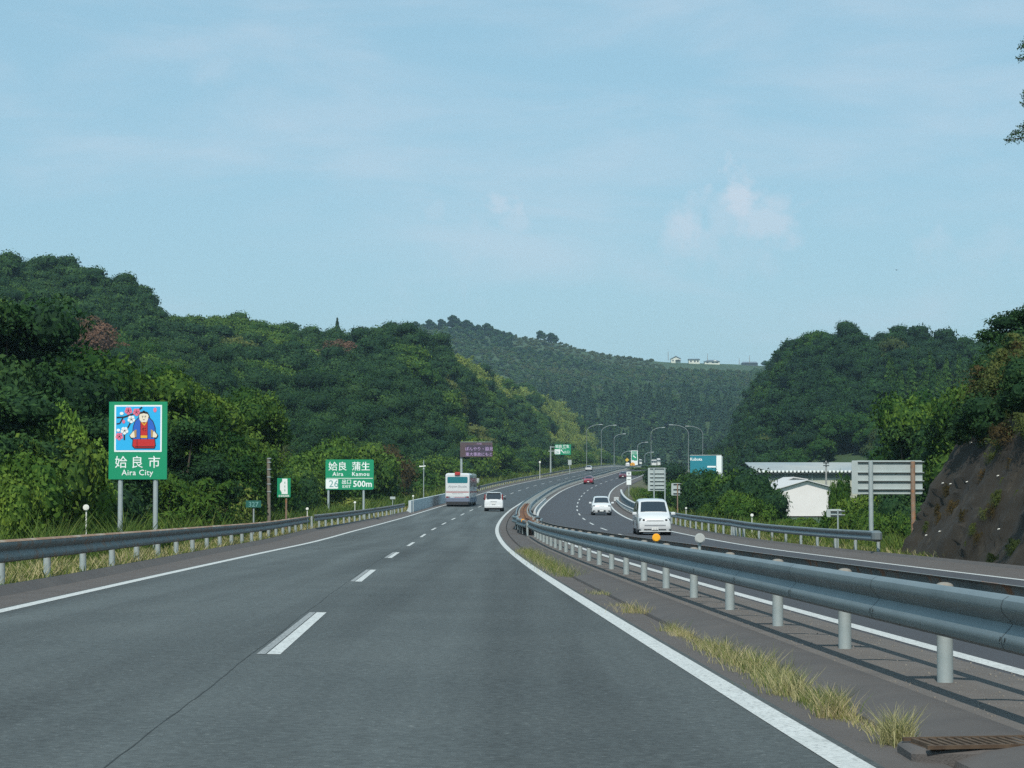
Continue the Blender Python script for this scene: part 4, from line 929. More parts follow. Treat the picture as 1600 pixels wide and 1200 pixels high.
def layer(polys, k, name, m, parent, y=0., th=.003):
    mb = MB()
    for p in polys: mb.slab(p, y - .004 * k - th, y - .004 * k)
    return mb.build(name, m, parent)
# --- the big city sign. local units: pixels of the zoomed crop / 100, scaled
D = 66.; c0 = P(215, 749, D); zg = ground(c0.x, D); sc_ = D / F       # metres per photo pixel
t = thing('city_sign', 'tall green city sign with a picture of a robed man and plum blossom', 'road sign', (c0.x, D, zg), radians(-3))
hb = c0.z - zg
S = lambda X, Y: ((X - 348) / 4.6154 * sc_, hb + (678 - Y) / 4.6154 * sc_)        # crop pixel -> sign metres (crop origin 140,600 at 4.615x)
def SP(*a): return [S(x, y) for x, y in a]
def SC(x, y, r, ry=None, n=18): q = S(x, y); return circ(q[0], q[1], r / 4.6154 * sc_, (ry or r) / 4.6154 * sc_, n)
MB().slab(SP((136, 678), (560, 678), (560, 118), (136, 118)), 0, .05).build('panel', 'sign_green', t)
layer([SP((176, 480), (522, 480), (522, 142), (176, 142))], 1, 'picture_border', 'sign_white', t)
layer([SP((188, 468), (511, 468), (511, 153), (188, 153))], 2, 'picture', 'sign_blue', t)
def stroke(pts, wd):
    out_ = []
    for (x0, y0), (x1, y1) in zip(pts, pts[1:]):
        dx, dy = x1 - x0, y1 - y0; l_ = hypot(dx, dy); nx, ny = -dy / l_ * wd / 2, dx / l_ * wd / 2
        out_.append(SP((x0 + nx, y0 + ny), (x1 + nx, y1 + ny), (x1 - nx, y1 - ny), (x0 - nx, y0 - ny)))
    return out_
layer(stroke([(192, 232), (245, 230), (320, 205), (378, 158)], 12) + stroke([(192, 278), (215, 276), (238, 236)], 10) + stroke([(305, 245), (278, 300), (250, 345), (250, 395)], 11), 3, 'branch', 'ink', t)
def flower(x, y, r): return [SC(x + r * .58 * cos(a), y + r * .58 * sin(a), r * .52, n=10) for a in [pi / 2 + i * 2 * pi / 5 for i in range(5)]]
layer(sum([flower(x, y, 26) for x, y in ((278, 184), (338, 193), (213, 368))], []) + [SC(472, 178, 12, 17), SC(244, 262, 11, 13)], 4, 'pink_blossom', 'pink', t)
layer(sum([flower(x, y, 26) for x, y in ((300, 245), (251, 327))], []) + [SC(229, 203, 14, 11), SC(206, 324, 13, 11)], 5, 'white_blossom', 'sign_white', t)
layer([SC(x, y, 5, n=8) for x, y in ((278, 184), (336, 193), (213, 368), (300, 245), (251, 327))], 6, 'blossom_centre', 'ink', t)
robe = [(392, 232), (430, 236), (455, 262), (470, 300), (474, 340), (470, 388), (312, 388), (314, 340), (318, 300), (330, 262), (355, 236)]
def grow(pts, k):
    mx = sum(p[0] for p in pts) / len(pts); my = sum(p[1] for p in pts) / len(pts)
    return [(mx + (x - mx) * (1 + k / max(20, hypot(x - mx, y - my))), my + (y - my) * (1 + k / max(20, hypot(x - mx, y - my)))) for x, y in pts]
skirt = [(318, 380), (468, 380), (474, 430), (466, 452), (330, 452), (312, 435)]
handL = [(318, 330), (340, 350), (326, 378), (302, 378), (292, 362)]; handR = [(468, 330), (446, 350), (460, 376), (484, 376), (492, 360)]
head = [(358, 222), (364, 208), (392, 202), (420, 208), (428, 222), (422, 250), (412, 266), (376, 266), (362, 250)]
layer([SP(*grow(p, 6)) for p in (robe, skirt, handL, handR, head)] + [SC(391, 200, 32, 12), SC(391, 190, 10, 8)], 7, 'figure_outline', 'ink', t)
layer([SP(*skirt)], 8, 'skirt', 'robe_red', t); layer([SP(*robe)], 9, 'robe', 'robe_blue', t)
layer([SP((370, 262), (418, 262), (418, 362), (370, 362))], 10, 'tunic', 'robe_red', t)
layer([SP((370, 362), (418, 362), (418, 380), (370, 380)), SP((370, 256), (378, 256), (395, 284), (412, 256), (418, 256), (418, 262), (396, 292), (370, 264))], 11, 'sash', 'gold', t)
layer(stroke([(368, 262), (368, 388)], 3) + stroke([(420, 262), (420, 388)], 3) + stroke([(344, 390), (344, 445)], 3) + stroke([(330, 442), (466, 442)], 3) + stroke([(378, 320), (392, 305), (388, 330)], 2.5) + stroke([(398, 312), (412, 306)], 2.5) + stroke([(400, 330), (412, 322)], 2.5), 12, 'drawn_lines', 'ink', t)
layer([SP(*head)], 13, 'head', 'skin_cream', t); layer([SP(*handL), SP(*handR)], 13, 'hand', 'skin_cream', t)
layer([SP((322, 326), (340, 318), (340, 376), (328, 372)), SP((444, 318), (462, 326), (458, 372), (446, 376))], 14, 'cuff', 'sleeve_brown', t)
layer(stroke([(378, 222), (390, 222)], 3) + stroke([(398, 222), (410, 222)], 3) + stroke([(384, 228), (384, 236)], 3) + stroke([(402, 228), (402, 236)], 3) + stroke([(386, 248), (400, 248)], 3), 15, 'face_lines', 'ink', t)
k_ = sc_ / 4.6154
for ch, x in (('姶', 226), ('良', 343), ('市', 468)):
    q = S(x, 588); textmesh('lettering', ch, 92 * k_, 'sign_white', t, q[0], -.006, q[1], bold=.0016)
q = S(346, 648); textmesh('lettering', 'Aira City', 57 * k_, 'sign_white', t, q[0], -.006, q[1], bold=.0016, space=1.08)
for X in (218, 474): q = S(X, 678); MB().cyl((q[0], .10, -.3), (q[0], .10, hb + 2.2), .075, n=14).build('post', 'steel_post', t, smooth=True)
def sign(name, label, px0, py0, px1, py1, D, posts=(), m='sign_green', th=.04, zg=None, group=None, round_=0., postm_='steel_post', pr=.05, cat='road sign'):
    """flat panel facing the camera's carriageway; returns (thing, metres per pixel, function px,py -> local x,z)"""
    a, b = P(px0, py1, D), P(px1, py0, D); cxm = (a.x + b.x) / 2; zg = ground(cxm, D) if zg is None else zg
    t = thing(name, label, cat, (cxm, D, zg), 0, group); f = lambda x, y: ((P(x, y, D).x - cxm), P(x, y, D).z - zg)
    x0, z0 = f(px0, py1); x1, z1 = f(px1, py0)
    MB().slab(rrect(x0, z0, x1, z1, round_) if round_ else [(x0, z0), (x1, z0), (x1, z1), (x0, z1)], 0, th).build('panel', m, t)
    for q in posts:
        x = f(q, py1)[0]; top_ = z1 - .1; MB().cyl((x, th + pr, -.3), (x, th + pr, top_), pr, n=12).build('post', postm_, t, smooth=True)
    return t, D / F, f
mat('plate_green', (.01, .11, .09), .6)
# kilometre plate 327
t, s, f = sign('kilometre_plate', 'small green kilometre plate reading 327 on a thin post', 384, 782, 408, 793, 95, (396,), pr=.035, m='plate_green')
mat('sign_dull', (.16, .36, .34), .6); textmesh('lettering', '327', 10.5 * s, 'sign_dull', t, 0, -.006, f(0, 791.6)[1], bold=.002); 
MATS['sign_dull'] = mat('sign_dull', (.16, .36, .34), .6)

# emergency bay sign
t, s, f = sign('emergency_bay_sign', 'green sign with a white lay-by symbol next to the banded pole', 433, 747, 454, 777, 109, (447,), postm_='steel_brown', pr=.05)
def Q(px_, py_): return f(px_, py_)
layer([[Q(441, 748), Q(449, 748), Q(449.5, 772), Q(440, 772), Q(440, 769), Q(437.5, 765), Q(437.5, 756), Q(441, 752)]], 1, 'symbol', 'sign_white', t)
layer([[Q(444.6, y), Q(445.6, y), Q(445.6, y + 3.2), Q(444.6, y + 3.2)] for y in (752.5, 758.5, 764.5)], 2, 'symbol_dash', 'sign_green', t)
textmesh('lettering', '非常駐車帯', 3.4 * s, 'sign_white', t, 0, -.006, f(0, 776.2)[1], bold=.0015)
# banded utility pole
p = P(421, 811, 103); zg = ground(p.x, 103); t = thing('banded_pole', 'slim weathered pole with pale bands beside the emergency bay sign', 'pole', (p.x, 103, zg)); hp = P(419.5, 716, 103).z - zg
MB().cyl((0, 0, -.2), (-.06, 0, hp), .085, .08, 12).build('shaft', 'bark_pale', t, smooth=True)
for y in (717, 723, 734, 746, 757, 769):
    z = P(0, y, 103).z - zg; MB().cyl((-.03, 0, z), (-.03, 0, z + .045), .105, n=12).build('band', 'steel_post', t)
# exit sign 500 m
t, s, f = sign('exit_sign', 'green exit sign reading 500m with the number 26 on the left', 508.5, 718, 584, 765, 156, (513, 568), round_=.12, m='sign_green', pr=.08)
mat('sign_line', (.55, .68, .60), .5)
zl, zr = f(508.5, 0)[0], f(584, 0)[0]
layer([[Q_ for Q_ in (f(510, 748), f(582.5, 748), f(582.5, 746.8), f(510, 746.8))]], 1, 'rule', 'sign_line', t)
layer([rrect(f(512, 0)[0], f(0, 763.5)[1], f(531, 0)[0], f(0, 748.6)[1], .05)], 1, 'number_box', 'sign_white', t)
def tx(t, f, s, txt, px, py, size, m='sign_white', bold=.004, sx=1., y=-.006, space=1.): textmesh('lettering', txt, size * s, m, t, f(px, py)[0], y, f(px, py)[1], bold=bold, sx=sx, space=space)
tx(t, f, s, '姶良', 527.5, 734, 14.6); tx(t, f, s, '蒲生', 564, 734, 14.6); tx(t, f, s, 'Aira', 528, 743.5, 8.6, bold=.006, space=1.15); tx(t, f, s, 'Kamou', 563.5, 743.5, 8.6, bold=.006, space=1.15)
tx(t, f, s, '26', 521.5, 761, 15.5, 'sign_dull', y=-.012, bold=.003); tx(t, f, s, '出口', 541.5, 755.5, 7.8); tx(t, f, s, 'EXIT', 541.5, 762.3, 6.4, bold=.002); tx(t, f, s, '500m', 566.5, 760.5, 13.2, bold=.012)
# tiny plate, wind gauge
t, s, f = sign('small_plate', 'tiny pale plate on a thin post left of the white parapet', 609.5, 776, 617.5, 780, 176, (613.5,), m='sign_back', pr=.03)
p = P(662, 745, 232); zg = ground(p.x, 232); t = thing('wind_gauge', 'thin mast with a small white wind gauge between bushes left of the coach', 'instrument', (p.x, 232, zg)); h1 = P(0, 719, 232).z - zg; h2 = P(0, 729, 232).z - zg
MB().cyl((0, 0, 0), (0, 0, h1), .045, n=8).build('mast', 'steel_post', t); MB().cyl((-.35, 0, h2), (.2, 0, h2 + .05), .06, n=10).cyl((-.35, 0, h2), (-.45, 0, h2), .10, n=10).build('gauge', 'white_plastic', t); MB().rbox((0, 0, h2 - .25), (.18, .18, .2), .04).build('box', 'steel_post', t)
# message board
t, s, f = sign('message_board', 'dark electronic message board with violet Japanese characters on a grey mast', 719, 691, 769.5, 714, 300, (), m='vms_frame', th=.5, cat='message board', zg=R(300, -6.7).z)
layer([[f(728, 712.8), f(768, 712.8), f(768, 695.5), f(728, 695.5)]], 1, 'display', 'vms_face', t)
tx(t, f, s, 'ぼんやり・脇見', 748.6, 703.6, 6.3, 'led_violet', y=-.012, bold=.0); tx(t, f, s, '重大事故にもと', 748.6, 712, 6.1, 'led_violet', y=-.012, bold=.0); tx(t, f, s, '九州道', 748.6, 694.3, 2.6, 'led_violet', y=-.008, bold=.0)
x = f(721.5, 0)[0]; MB().cyl((x, .35, -.3), (x, .35, f(0, 690)[1] - .1), .19, .15, 14).build('mast', 'steel_post', t, smooth=True)
MB().box((0, .25, f(0, 690.6)[1]), (f(769.5, 0)[0] * 2, .62, .05)).build('hood', 'sign_back', t)
# far gantry exit sign
t, s, f = sign('exit_sign', 'far green exit sign with an arrow on a cantilever mast', 867, 694.5, 892, 710.5, 475, (), cat='road sign', zg=R(475, -5.6).z)
layer([rrect(f(866, 0)[0], f(0, 709.6)[1], f(874.6, 0)[0], f(0, 702)[1], .08)], 1, 'number_box', 'sign_white', t)
tx(t, f, s, '姶良', 873, 699.4, 5.2, bold=.01); tx(t, f, s, '蒲生', 884.5, 699.4, 5.2, bold=.01); tx(t, f, s, 'Aira  Kamou', 879, 701.6, 2.2, bold=.0); tx(t, f, s, '26', 870.3, 708.6, 6.6, 'sign_dull', y=-.012, bold=.01); tx(t, f, s, '出口', 885.5, 708, 4.6, bold=.0)
layer([[f(876.2, 702.6), f(878.6, 702.6), f(878, 703.7), f(881.6, 707.6), f(880.8, 708.4), f(877.2, 704.4), f(876.2, 705.4)]], 1, 'arrow', 'sign_white', t)
x = f(859.8, 0)[0]; mb = MB().cyl((x, .3, -.3), (x, .3, f(0, 697)[1]), .2, .15, 12); mb.build('mast', 'steel_post', t, smooth=True)
MB().cyl((x, .3, f(0, 698.5)[1]), (f(890, 0)[0], .3, f(0, 698.5)[1]), .07, n=8).build('arm', 'steel_post', t); MB().cyl((x - .5, .3, f(0, 705)[1]), (f(890, 0)[0], .3, f(0, 705)[1]), .07, n=8).build('arm', 'steel_post', t)
t, s, f = sign('small_sign', 'small grey sign on one post right of the far exit sign', 887.5, 718.5, 893, 726.5, 500, (890.3,), m='sign_back', pr=.08)
# far green sign with arrow, round and diamond warning signs
t, s, f = sign('ramp_sign', 'tall far green ramp sign with white frame below the street lamps', 986, 704, 996.5, 727, 900, (996.2, 987), m='sign_white', pr=.16, zg=float(zz(900)) - .5)
layer([[f(986.8, 719), f(995.6, 719), f(995.6, 705), f(986.8, 705)]], 1, 'green_field', 'sign_green', t); layer([[f(989, 711.5), f(991, 712), f(994, 715), f(993, 716), f(990, 713.5), f(989.2, 714)]], 2, 'arrow', 'sign_white', t)
layer([[f(990.5, 719.8), f(995.6, 719.8), f(995.6, 717), f(990.5, 717)]], 2, 'green_strip', 'sign_green', t); tx(t, f, s, '出口', 991.2, 709.6, 4.6, y=-.014, bold=.0)
def shape_sign(name, label, px, py, rad, D, m, n, rot):
    p = P(px, py, D); zg = ground(p.x, D); t = thing(name, label, 'road sign', (p.x, D, zg)); h = p.z - zg; r_m = rad * D / F
    MB().slab([(r_m * cos(rot + 2 * pi * i / n), h + r_m * sin(rot + 2 * pi * i / n)) for i in range(n)], 0, .06).build('panel', m, t)
    layer([[(-r_m * .3, h + r_m * .35), (-r_m * .1, h + r_m * .35), (r_m * .3, h - r_m * .3), (r_m * .1, h - r_m * .35)]], 1, 'symbol', 'ink', t); MB().cyl((0, .12, -.3), (0, .12, h), .07, n=8).build('post', 'steel_post', t)
shape_sign('warning_sign', 'far yellow diamond warning sign', 979.8, 718.6, 3., 860, 'sign_yellow', 4, 0)
shape_sign('works_sign', 'far round orange works sign at the right of the small white van', 988.5, 726, 3.6, 700, 'sign_orange', 16, 0)
# white marker post with black figures
t, s, f = sign('marker_plate', 'narrow white marker plates with black marks on the inner bank', 979, 737, 986.2, 757.5, 300, (982.6,), m='sign_white', pr=.05)
layer([[f(979, 743.2), f(986.2, 743.2), f(986.2, 744.6), f(979, 744.6)], [f(980, 749), f(985.2, 749), f(985.2, 749.9), f(980, 749.9)], [f(980.6, 738.6), f(984.8, 738.6), f(984.8, 739.6), f(980.6, 739.6)], [f(982.2, 739.6), f(983.2, 739.6), f(983.2, 742), f(982.2, 742)]], 1, 'marks', 'ink', t)
# signs seen from behind
def sign_back(name, label, px0, py0, px1, py1, D, posts, pms, nbar, zg=None, pr=.06, rr=.06, group=None):
    t, s, f = sign(name, label, px0, py0, px1, py1, D, (), m='sign_back', th=.03, zg=zg, round_=rr, group=group)
    x0, x1 = f(px0, 0)[0], f(px1, 0)[0]; h = f(0, py0)[1] - f(0, py1)[1]
    for k in range(nbar):
        z = f(0, py0)[1] - h * (k + .5 - (.28 if k == 0 else 0)) / nbar if nbar > 2 else f(0, py0)[1] - h * (k + .6) / nbar
        MB().box(((x0 + x1) / 2, -.035, z), ((x1 - x0) * .93, .07, .035)).build('stiffener', 'dark_line', t)
        MB().box(((x0 + x1) / 2, -.04, z + .03), ((x1 - x0) * .93, .078, .02)).build('stiffener', 'sign_back', t)
    for q, m in zip(posts, pms): x = f(q, 0)[0]; MB().cyl((x, -.07 - pr, -.4), (x, -.07 - pr, f(0, py0)[1] - .03), pr, n=14).build('post', m, t, smooth=True)
    return t
sign_back('blank_sign', 'large grey sign seen from behind on one grey and one brown post', 1331, 719.5, 1441, 772, 90, (1354, 1419), ('steel_post', 'steel_brown'), 4, pr=.095)
sign_back('slatted_sign', 'grey slatted sign seen from behind on two posts above the oncoming van', 1012.5, 731, 1040, 767, 190, (1019.5, 1036.3), ('steel_post', 'steel_post'), 6, pr=.06)
sign_back('small_blank_sign', 'small sign seen from behind on one post right of the oncoming van', 1049, 755, 1062.5, 774, 150, (1055.7,), ('steel_brown',), 3, pr=.04)
sign_back('small_blank_sign', 'small two-strip sign seen from behind below the white gable building', 1291.5, 795.5, 1315, 808, 84, (1303,), ('steel_post',), 2, pr=.03)
# billboard
t, s, f = sign('billboard', 'teal and white billboard above the bushes on the right', 1078.5, 711.5, 1119.3, 741, 270, (), m='sign_teal', th=.3, zg=-2., cat='billboard')
MATS['sign_teal'].node_tree.nodes['Principled BSDF'].inputs['Base Color'].default_value = (.012, .20, .26, 1)
MB().slab([f(1119.4, 741), f(1127.3, 741), f(1127.3, 711.3), f(1119.4, 711.3)], -.01, .3).build('white_panel', 'sign_white', t)
MB().slab([f(1078.2, 711.6), f(1127.3, 711.2), f(1127.3, 710.8), f(1078.2, 711.1)], -.05, .35).build('top_trim', 'sign_white', t)
tx(t, f, s, 'Kubota', 1087.6, 719.6, 6.4, bold=.01, y=-.01); 
layer([[f(1105, 730.5), f(1118.5, 730.5), f(1118.5, 728), f(1105, 728)]], 1, 'lower_strip', 'sign_white', t)
for q in (1082, 1119, 1125): x = f(q, 0)[0]; MB().cyl((x, .4, -.5), (x, .4, f(0, 713)[1]), .14, n=10).build('post', 'steel_post', t)

# ------------------------------------------------------------------ street lamps
mat('lamp_head', (.45, .49, .49), .4); mat('lamp_pole', (.22, .26, .26), .6)
def street_lamp(px, pytop, D, pxh, pyh, label, pybase=None, group='street lamps at the interchange'):
    p = P(px, pytop, D); zg = ground(p.x, D) if pybase is None else P(px, pybase, D).z
    t = thing('street_lamp', label, 'street lamp', (p.x, D, zg), 0, group); h = P(pxh, pyh, D); dx, H_ = h.x - p.x, h.z - zg; hv = p.z - zg
    sh = max(.08, D * .00013); z1 = H_ - abs(dx) * .55
    pts = [(0, 0, -.3), (0, 0, z1 * .5), (0, 0, z1)] + [(dx * (1 - cos(a)), 0, z1 + (H_ - z1) * sin(a)) for a in np.linspace(.2, pi / 2, 7)]
    MB().tube(pts, [sh * 1.3, sh * 1.1, sh] + [sh * .8] * 7, 8).build('pole', 'lamp_pole', t, smooth=True)
    sg = 1 if dx > 0 else -1; MB().rbox((dx + sg * .35, 0, H_), (max(1.1, D * .0014), .4, max(.16, D * .0003)), .06).build('lamp_head', 'lamp_head', t, smooth=True)
for a in ((916.5, 672, 620, 937, 663.5, 'street lamp nearest the far exit sign, arm to the right'), (939.5, 672, 700, 959, 664.5, 'second street lamp from the far exit sign'), (959.5, 686, 820, 974, 678, 'third street lamp from the far exit sign'),
          (971.8, 711, 1050, 984, 705, 'small distant lamp left of the far green ramp sign', 724), (996.2, 698, 1000, 1009, 691, 'street lamp rising behind the far green ramp sign', 724), (1017.2, 676, 820, 1035, 668, 'tall street lamp right of the far green ramp sign', 727), (1007.5, 711, 1050, 1018, 706.5, 'small distant lamp right of the far green ramp sign', 722),
          (1075.5, 673, 520, 1051, 664, 'left of the two street lamps above the right bushes, arm to the left', 745), (1098, 674, 560, 1076, 666, 'right of the two street lamps above the right bushes, arm to the left', 740)):
    street_lamp(*a)
def utility_pole(px, pytop, pybase, D, label, bars=2, w_=8.):
    p = P(px, pytop, D); z0 = P(px, pybase, D).z; t = thing('utility_pole', label, 'utility pole', (p.x, D, z0), 0, 'utility poles'); h = p.z - z0; r = max(.13, D * .00014)
    MB().cyl((0, 0, -.5), (0, 0, h), r * 1.2, r * .8, 8).build('shaft', 'concrete_grey', t, smooth=True)
    for k in range(bars): MB().box((0, -r, h - (k * 4 + 3.5) * D / F), (w_ * D / F, r * 1.2, r * 1.2)).build('crossarm', 'dark_line', t)
utility_pole(978.5, 694, 722, 1100, 'far utility pole with two crossarms behind the yellow sign')
utility_pole(1290.7, 720, 762, 330, 'utility pole between the warehouse and the white gable building', 2, 9)
utility_pole(1044, 549, 562, 1740, 'thin pole left of the hilltop houses', 0); utility_pole(1105.5, 552, 565, 1740, 'thin pole behind the hilltop houses', 0); utility_pole(1155, 560, 568, 1740, 'thin pole beside the long low hilltop roof', 0); utility_pole(1171, 555, 568, 1740, 'thin pole above the long low hilltop roof', 0)

# ------------------------------------------------------------------ buildings
mat('roof_dark', (.10, .13, .16), .7, c2=(.14, .17, .20), vs=1); mat('wall_cream', (.62, .64, .55), .85, var=.08, vs=.4); mat('wall_white', (.66, .68, .64), .85); mat('window_dark', (.06, .08, .09), .3)
mat('sheet_white', (.68, .66, .64), .75, c2=(.74, .72, .70), vs=.5); mat('roof_pale', (.60, .60, .585), .8, c2=(.52, .52, .52), vs=.6); mat('wall_sage', (.42, .44, .36), .85, c2=(.50, .51, .43), vs=.3); mat('band_sage', (.16, .19, .17), .8)
mat('roof_corrug', (.38, .39, .36), .7, c2=(.26, .31, .33), vs=.12, c3=(.30, .27, .22), s3=.5, lo3=.58, hi3=.8)
# long warehouse: wall faces the road, shallow corrugated roof above a toothed eave
D = 350.; p0, p1 = P(1183, 770, D), P(1352, 770, D); zb = -2.4; t = thing('warehouse', 'long grey-green warehouse with a pale corrugated roof behind the white gable building', 'warehouse', (p0.x, D, zb)); W_ = p1.x - p0.x + 14
ze = P(0, 735.5, D).z - zb; zt = P(0, 722.5, D + 14).z - zb
MB().box((W_ / 2, 7, ze / 2 - .5), (W_, 14, ze + .9)).build('wall', 'wall_sage', t)
mb = MB(); mb.add([(-.5, -.9, ze), (W_, -.9, ze), (W_, 13.5, zt), (-.5, 13.5, zt), (-.5, -.9, ze - .12), (W_, -.9, ze - .12), (W_, 13.5, zt - .2), (-.5, 13.5, zt - .2)], [(0, 1, 2, 3), (7, 6, 5, 4), (0, 4, 5, 1), (1, 5, 6, 2), (0, 3, 7, 4)]); mb.build('roof', 'roof_corrug', t)
mb = MB()
for k in range(int(W_ / .62)): mb.box((-.3 + k * .62, -.95, ze - .1), (.34, .2, .34))
mb.build('eave_teeth', 'sign_white', t)
MB().box((W_ / 2, -.75, ze - .42), (W_, .3, .12)).build('gutter', 'dark_line', t)
for q in (1222.5, 1264, 1307, 1345): x = P(q, 0, D).x - p0.x; MB().cyl((x, -.12, 0), (x, -.12, ze - .3), .08, n=8).build('downpipe', 'sign_back', t)
MB().box((W_ / 2, -.02, ze - .85), (W_ - .2, .1, .7)).build('dark_band', 'band_sage', t)
# white gabled hall
D = 300.; c = P(1258, 800, D); zb = -2.3; t = thing('gable_hall', 'white gabled hall behind the weeds on the right', 'hall', (c.x, D, zb), 0)
f = lambda x, y: (P(x, y, D).x - c.x, P(x, y, D).z - zb)
gl, gp, gr = f(1213, 765), f(1260.5, 751), f(1306, 763.5)
mb = MB(); base = -.5; wallp = [(gl[0], base), (gr[0], base), gr, gp, gl]; mb.slab(wallp, 0, 26); mb.build('wall', 'sheet_white', t)
dxr = -2.6; up = 1.1
mb = MB()
for a, b in ((gl, gp), (gp, gr)):
    sx_ = -.35 if a is gl else 0; ex = .45 if b is gr else 0
    sl = (b[1] - a[1]) / (b[0] - a[0]); A = (a[0] + sx_, a[1] + sl * sx_ + .12); B = (b[0] + ex, b[1] + sl * ex + .12)
    mb.add([(A[0], -.5, A[1]), (B[0], -.5, B[1]), (B[0], 26.4, B[1]), (A[0], 26.4, A[1]), (A[0], -.5, A[1] - .1), (B[0], -.5, B[1] - .1), (B[0], 26.4, B[1] - .1), (A[0], 26.4, A[1] - .1)], [(0, 1, 2, 3), (7, 6, 5, 4), (0, 4, 5, 1), (1, 5, 6, 2), (2, 6, 7, 3), (3, 7, 4, 0)])
mb.build('roof', 'roof_pale', t)
mb = MB()
for a, b in ((gl, gp), (gp, gr)):
    mb.slab([(a[0], a[1] - .02), (b[0], b[1] - .02), (b[0], b[1] - .14), (a[0], a[1] - .14)], -.03, 0)
mb.build('verge_trim', 'sign_back', t)
mb = MB(); c2 = P(1239, 760, 312); w0 = P(1207, 768, 312).x - c2.x; t = thing('gable_hall', 'second pale roof just behind the left side of the white gabled hall', 'hall', (c2.x, 330, zb)); a0 = P(1203, 765, 330); a1 = P(1239.5, 746.6, 330); a2 = P(1262, 750, 330)
f2 = lambda q: (q.x - c2.x, q.z - zb)
mb.slab([(f2(a0)[0], -.5), (f2(a2)[0], -.5), f2(a2), f2(a1), f2(a0)], 0, 12); mb.build('wall', 'sheet_white', t)
MB().slab([(f2(a0)[0] - .3, f2(a0)[1]), f2(a1), (f2(a1)[0], f2(a1)[1] + .15), (f2(a0)[0] - .3, f2(a0)[1] + .15)], -.4, 12.3).slab([f2(a1), (f2(a2)[0], f2(a2)[1]), (f2(a2)[0], f2(a2)[1] + .15), (f2(a1)[0], f2(a1)[1] + .15)], -.4, 12.3).build('roof', 'roof_pale', t)
# hilltop houses
def house(name, label, px0, px1, pyb, pye, pyr, D, roofm='roof_dark', wallm='wall_cream', gx=None, gw=None, dark=False, group=None):
    a, b = P(px0, pyb, D), P(px1, pyb, D); c = (a.x + b.x) / 2; zg = a.z - 1.5; t = thing(name, label, 'house', (c, D, zg), 0, group); w_ = b.x - a.x; he = P(0, pye, D).z - zg; hr = P(0, pyr, D).z - zg
    MB().box((0, 4, he / 2), (w_ * .92, 8, he)).build('wall', wallm, t)
    if gx is None:      # gable towards us
        mb = MB().slab([(-w_ / 2, he - .1), (0, hr), (w_ / 2, he - .1), (w_ / 2 + .1, he - .45), (0, hr - .5), (-w_ / 2 - .1, he - .45)], -.6, 8.5); mb.build('roof', roofm, t)
        MB().slab([(-w_ * .46, he - .01), (w_ * .46, he - .01), (0, hr - .45)], .0, 8).build('gable', wallm, t)
    else:               # ridge across, hipped ends
        mb = MB(); e = w_ * gw; mb.add([(-w_ / 2, -.8, he - .1), (w_ / 2, -.8, he - .1), (w_ / 2, 8.6, he - .1), (-w_ / 2, 8.6, he - .1), (-w_ / 2 + e, 4, hr), (w_ / 2 - e, 4, hr)], [(0, 1, 5, 4), (1, 2, 5), (2, 3, 4, 5), (3, 0, 4), (3, 2, 1, 0)]); mb.build('roof', roofm, t)
    for x in (-w_ * .28, w_ * .05, w_ * .3): MB().box((x, -.03, he * .62), (w_ * .13, .06, he * .28)).build('window', 'window_dark', t)
    return t, w_, he, hr
t, w_, he, hr = house('hilltop_house', 'white gabled house leftmost on the far ridge', 1048, 1064, 565.5, 560, 556, 1740)
MB().slab([(-w_ * .05, he - 1.6), (w_ * .22, he - .9), (w_ * .5, he - 1.7), (w_ * .5, he - 1.95), (w_ * .22, he - 1.25), (-w_ * .05, he - 1.9)], -2.2, 0).build('porch_roof', 'roof_dark', t)
house('hilltop_house', 'flat-topped cream house second on the far ridge', 1075.5, 1094, 567, 561.5, 560, 1740, gx=1, gw=.02)
t, w_, he, hr = house('hilltop_house', 'low dark-roofed house with a white gable third on the far ridge', 1100, 1125.5, 567, 564.5, 561.8, 1740, gx=1, gw=.25)
MB().slab([(w_ * .05, he), (w_ * .17, he + .95), (w_ * .3, he)], -1.2, -.9).build('gable', 'wall_white', t)
house('hilltop_house', 'long low dark roof rightmost on the far ridge', 1158.5, 1185, 569.5, 567.3, 564.8, 1740, gx=1, gw=.1, wallm='window_dark')
house('hilltop_pavilion', 'small reddish hipped roof on the skyline of the left hill', 553, 573, 516, 513.5, 508.5, 560, 'leaf_brown' if False else 'roof_dark', 'wall_cream', gx=1, gw=.35)
for q in ((1018, 1026, 722, 719.5, 718, 'pale building far down the road, right of the tall lamp'), (1027, 1032, 722, 718, 716, 'small white tower-like building far down the road'), (999, 1003, 720, 718.5, 717.5, 'tiny white building far down the road beside the ramp sign')):
    house('far_building', q[5], q[0], q[1], q[2], q[3], q[4], 1060, wallm='wall_white', roofm='roof_pale', gx=1, gw=.05)

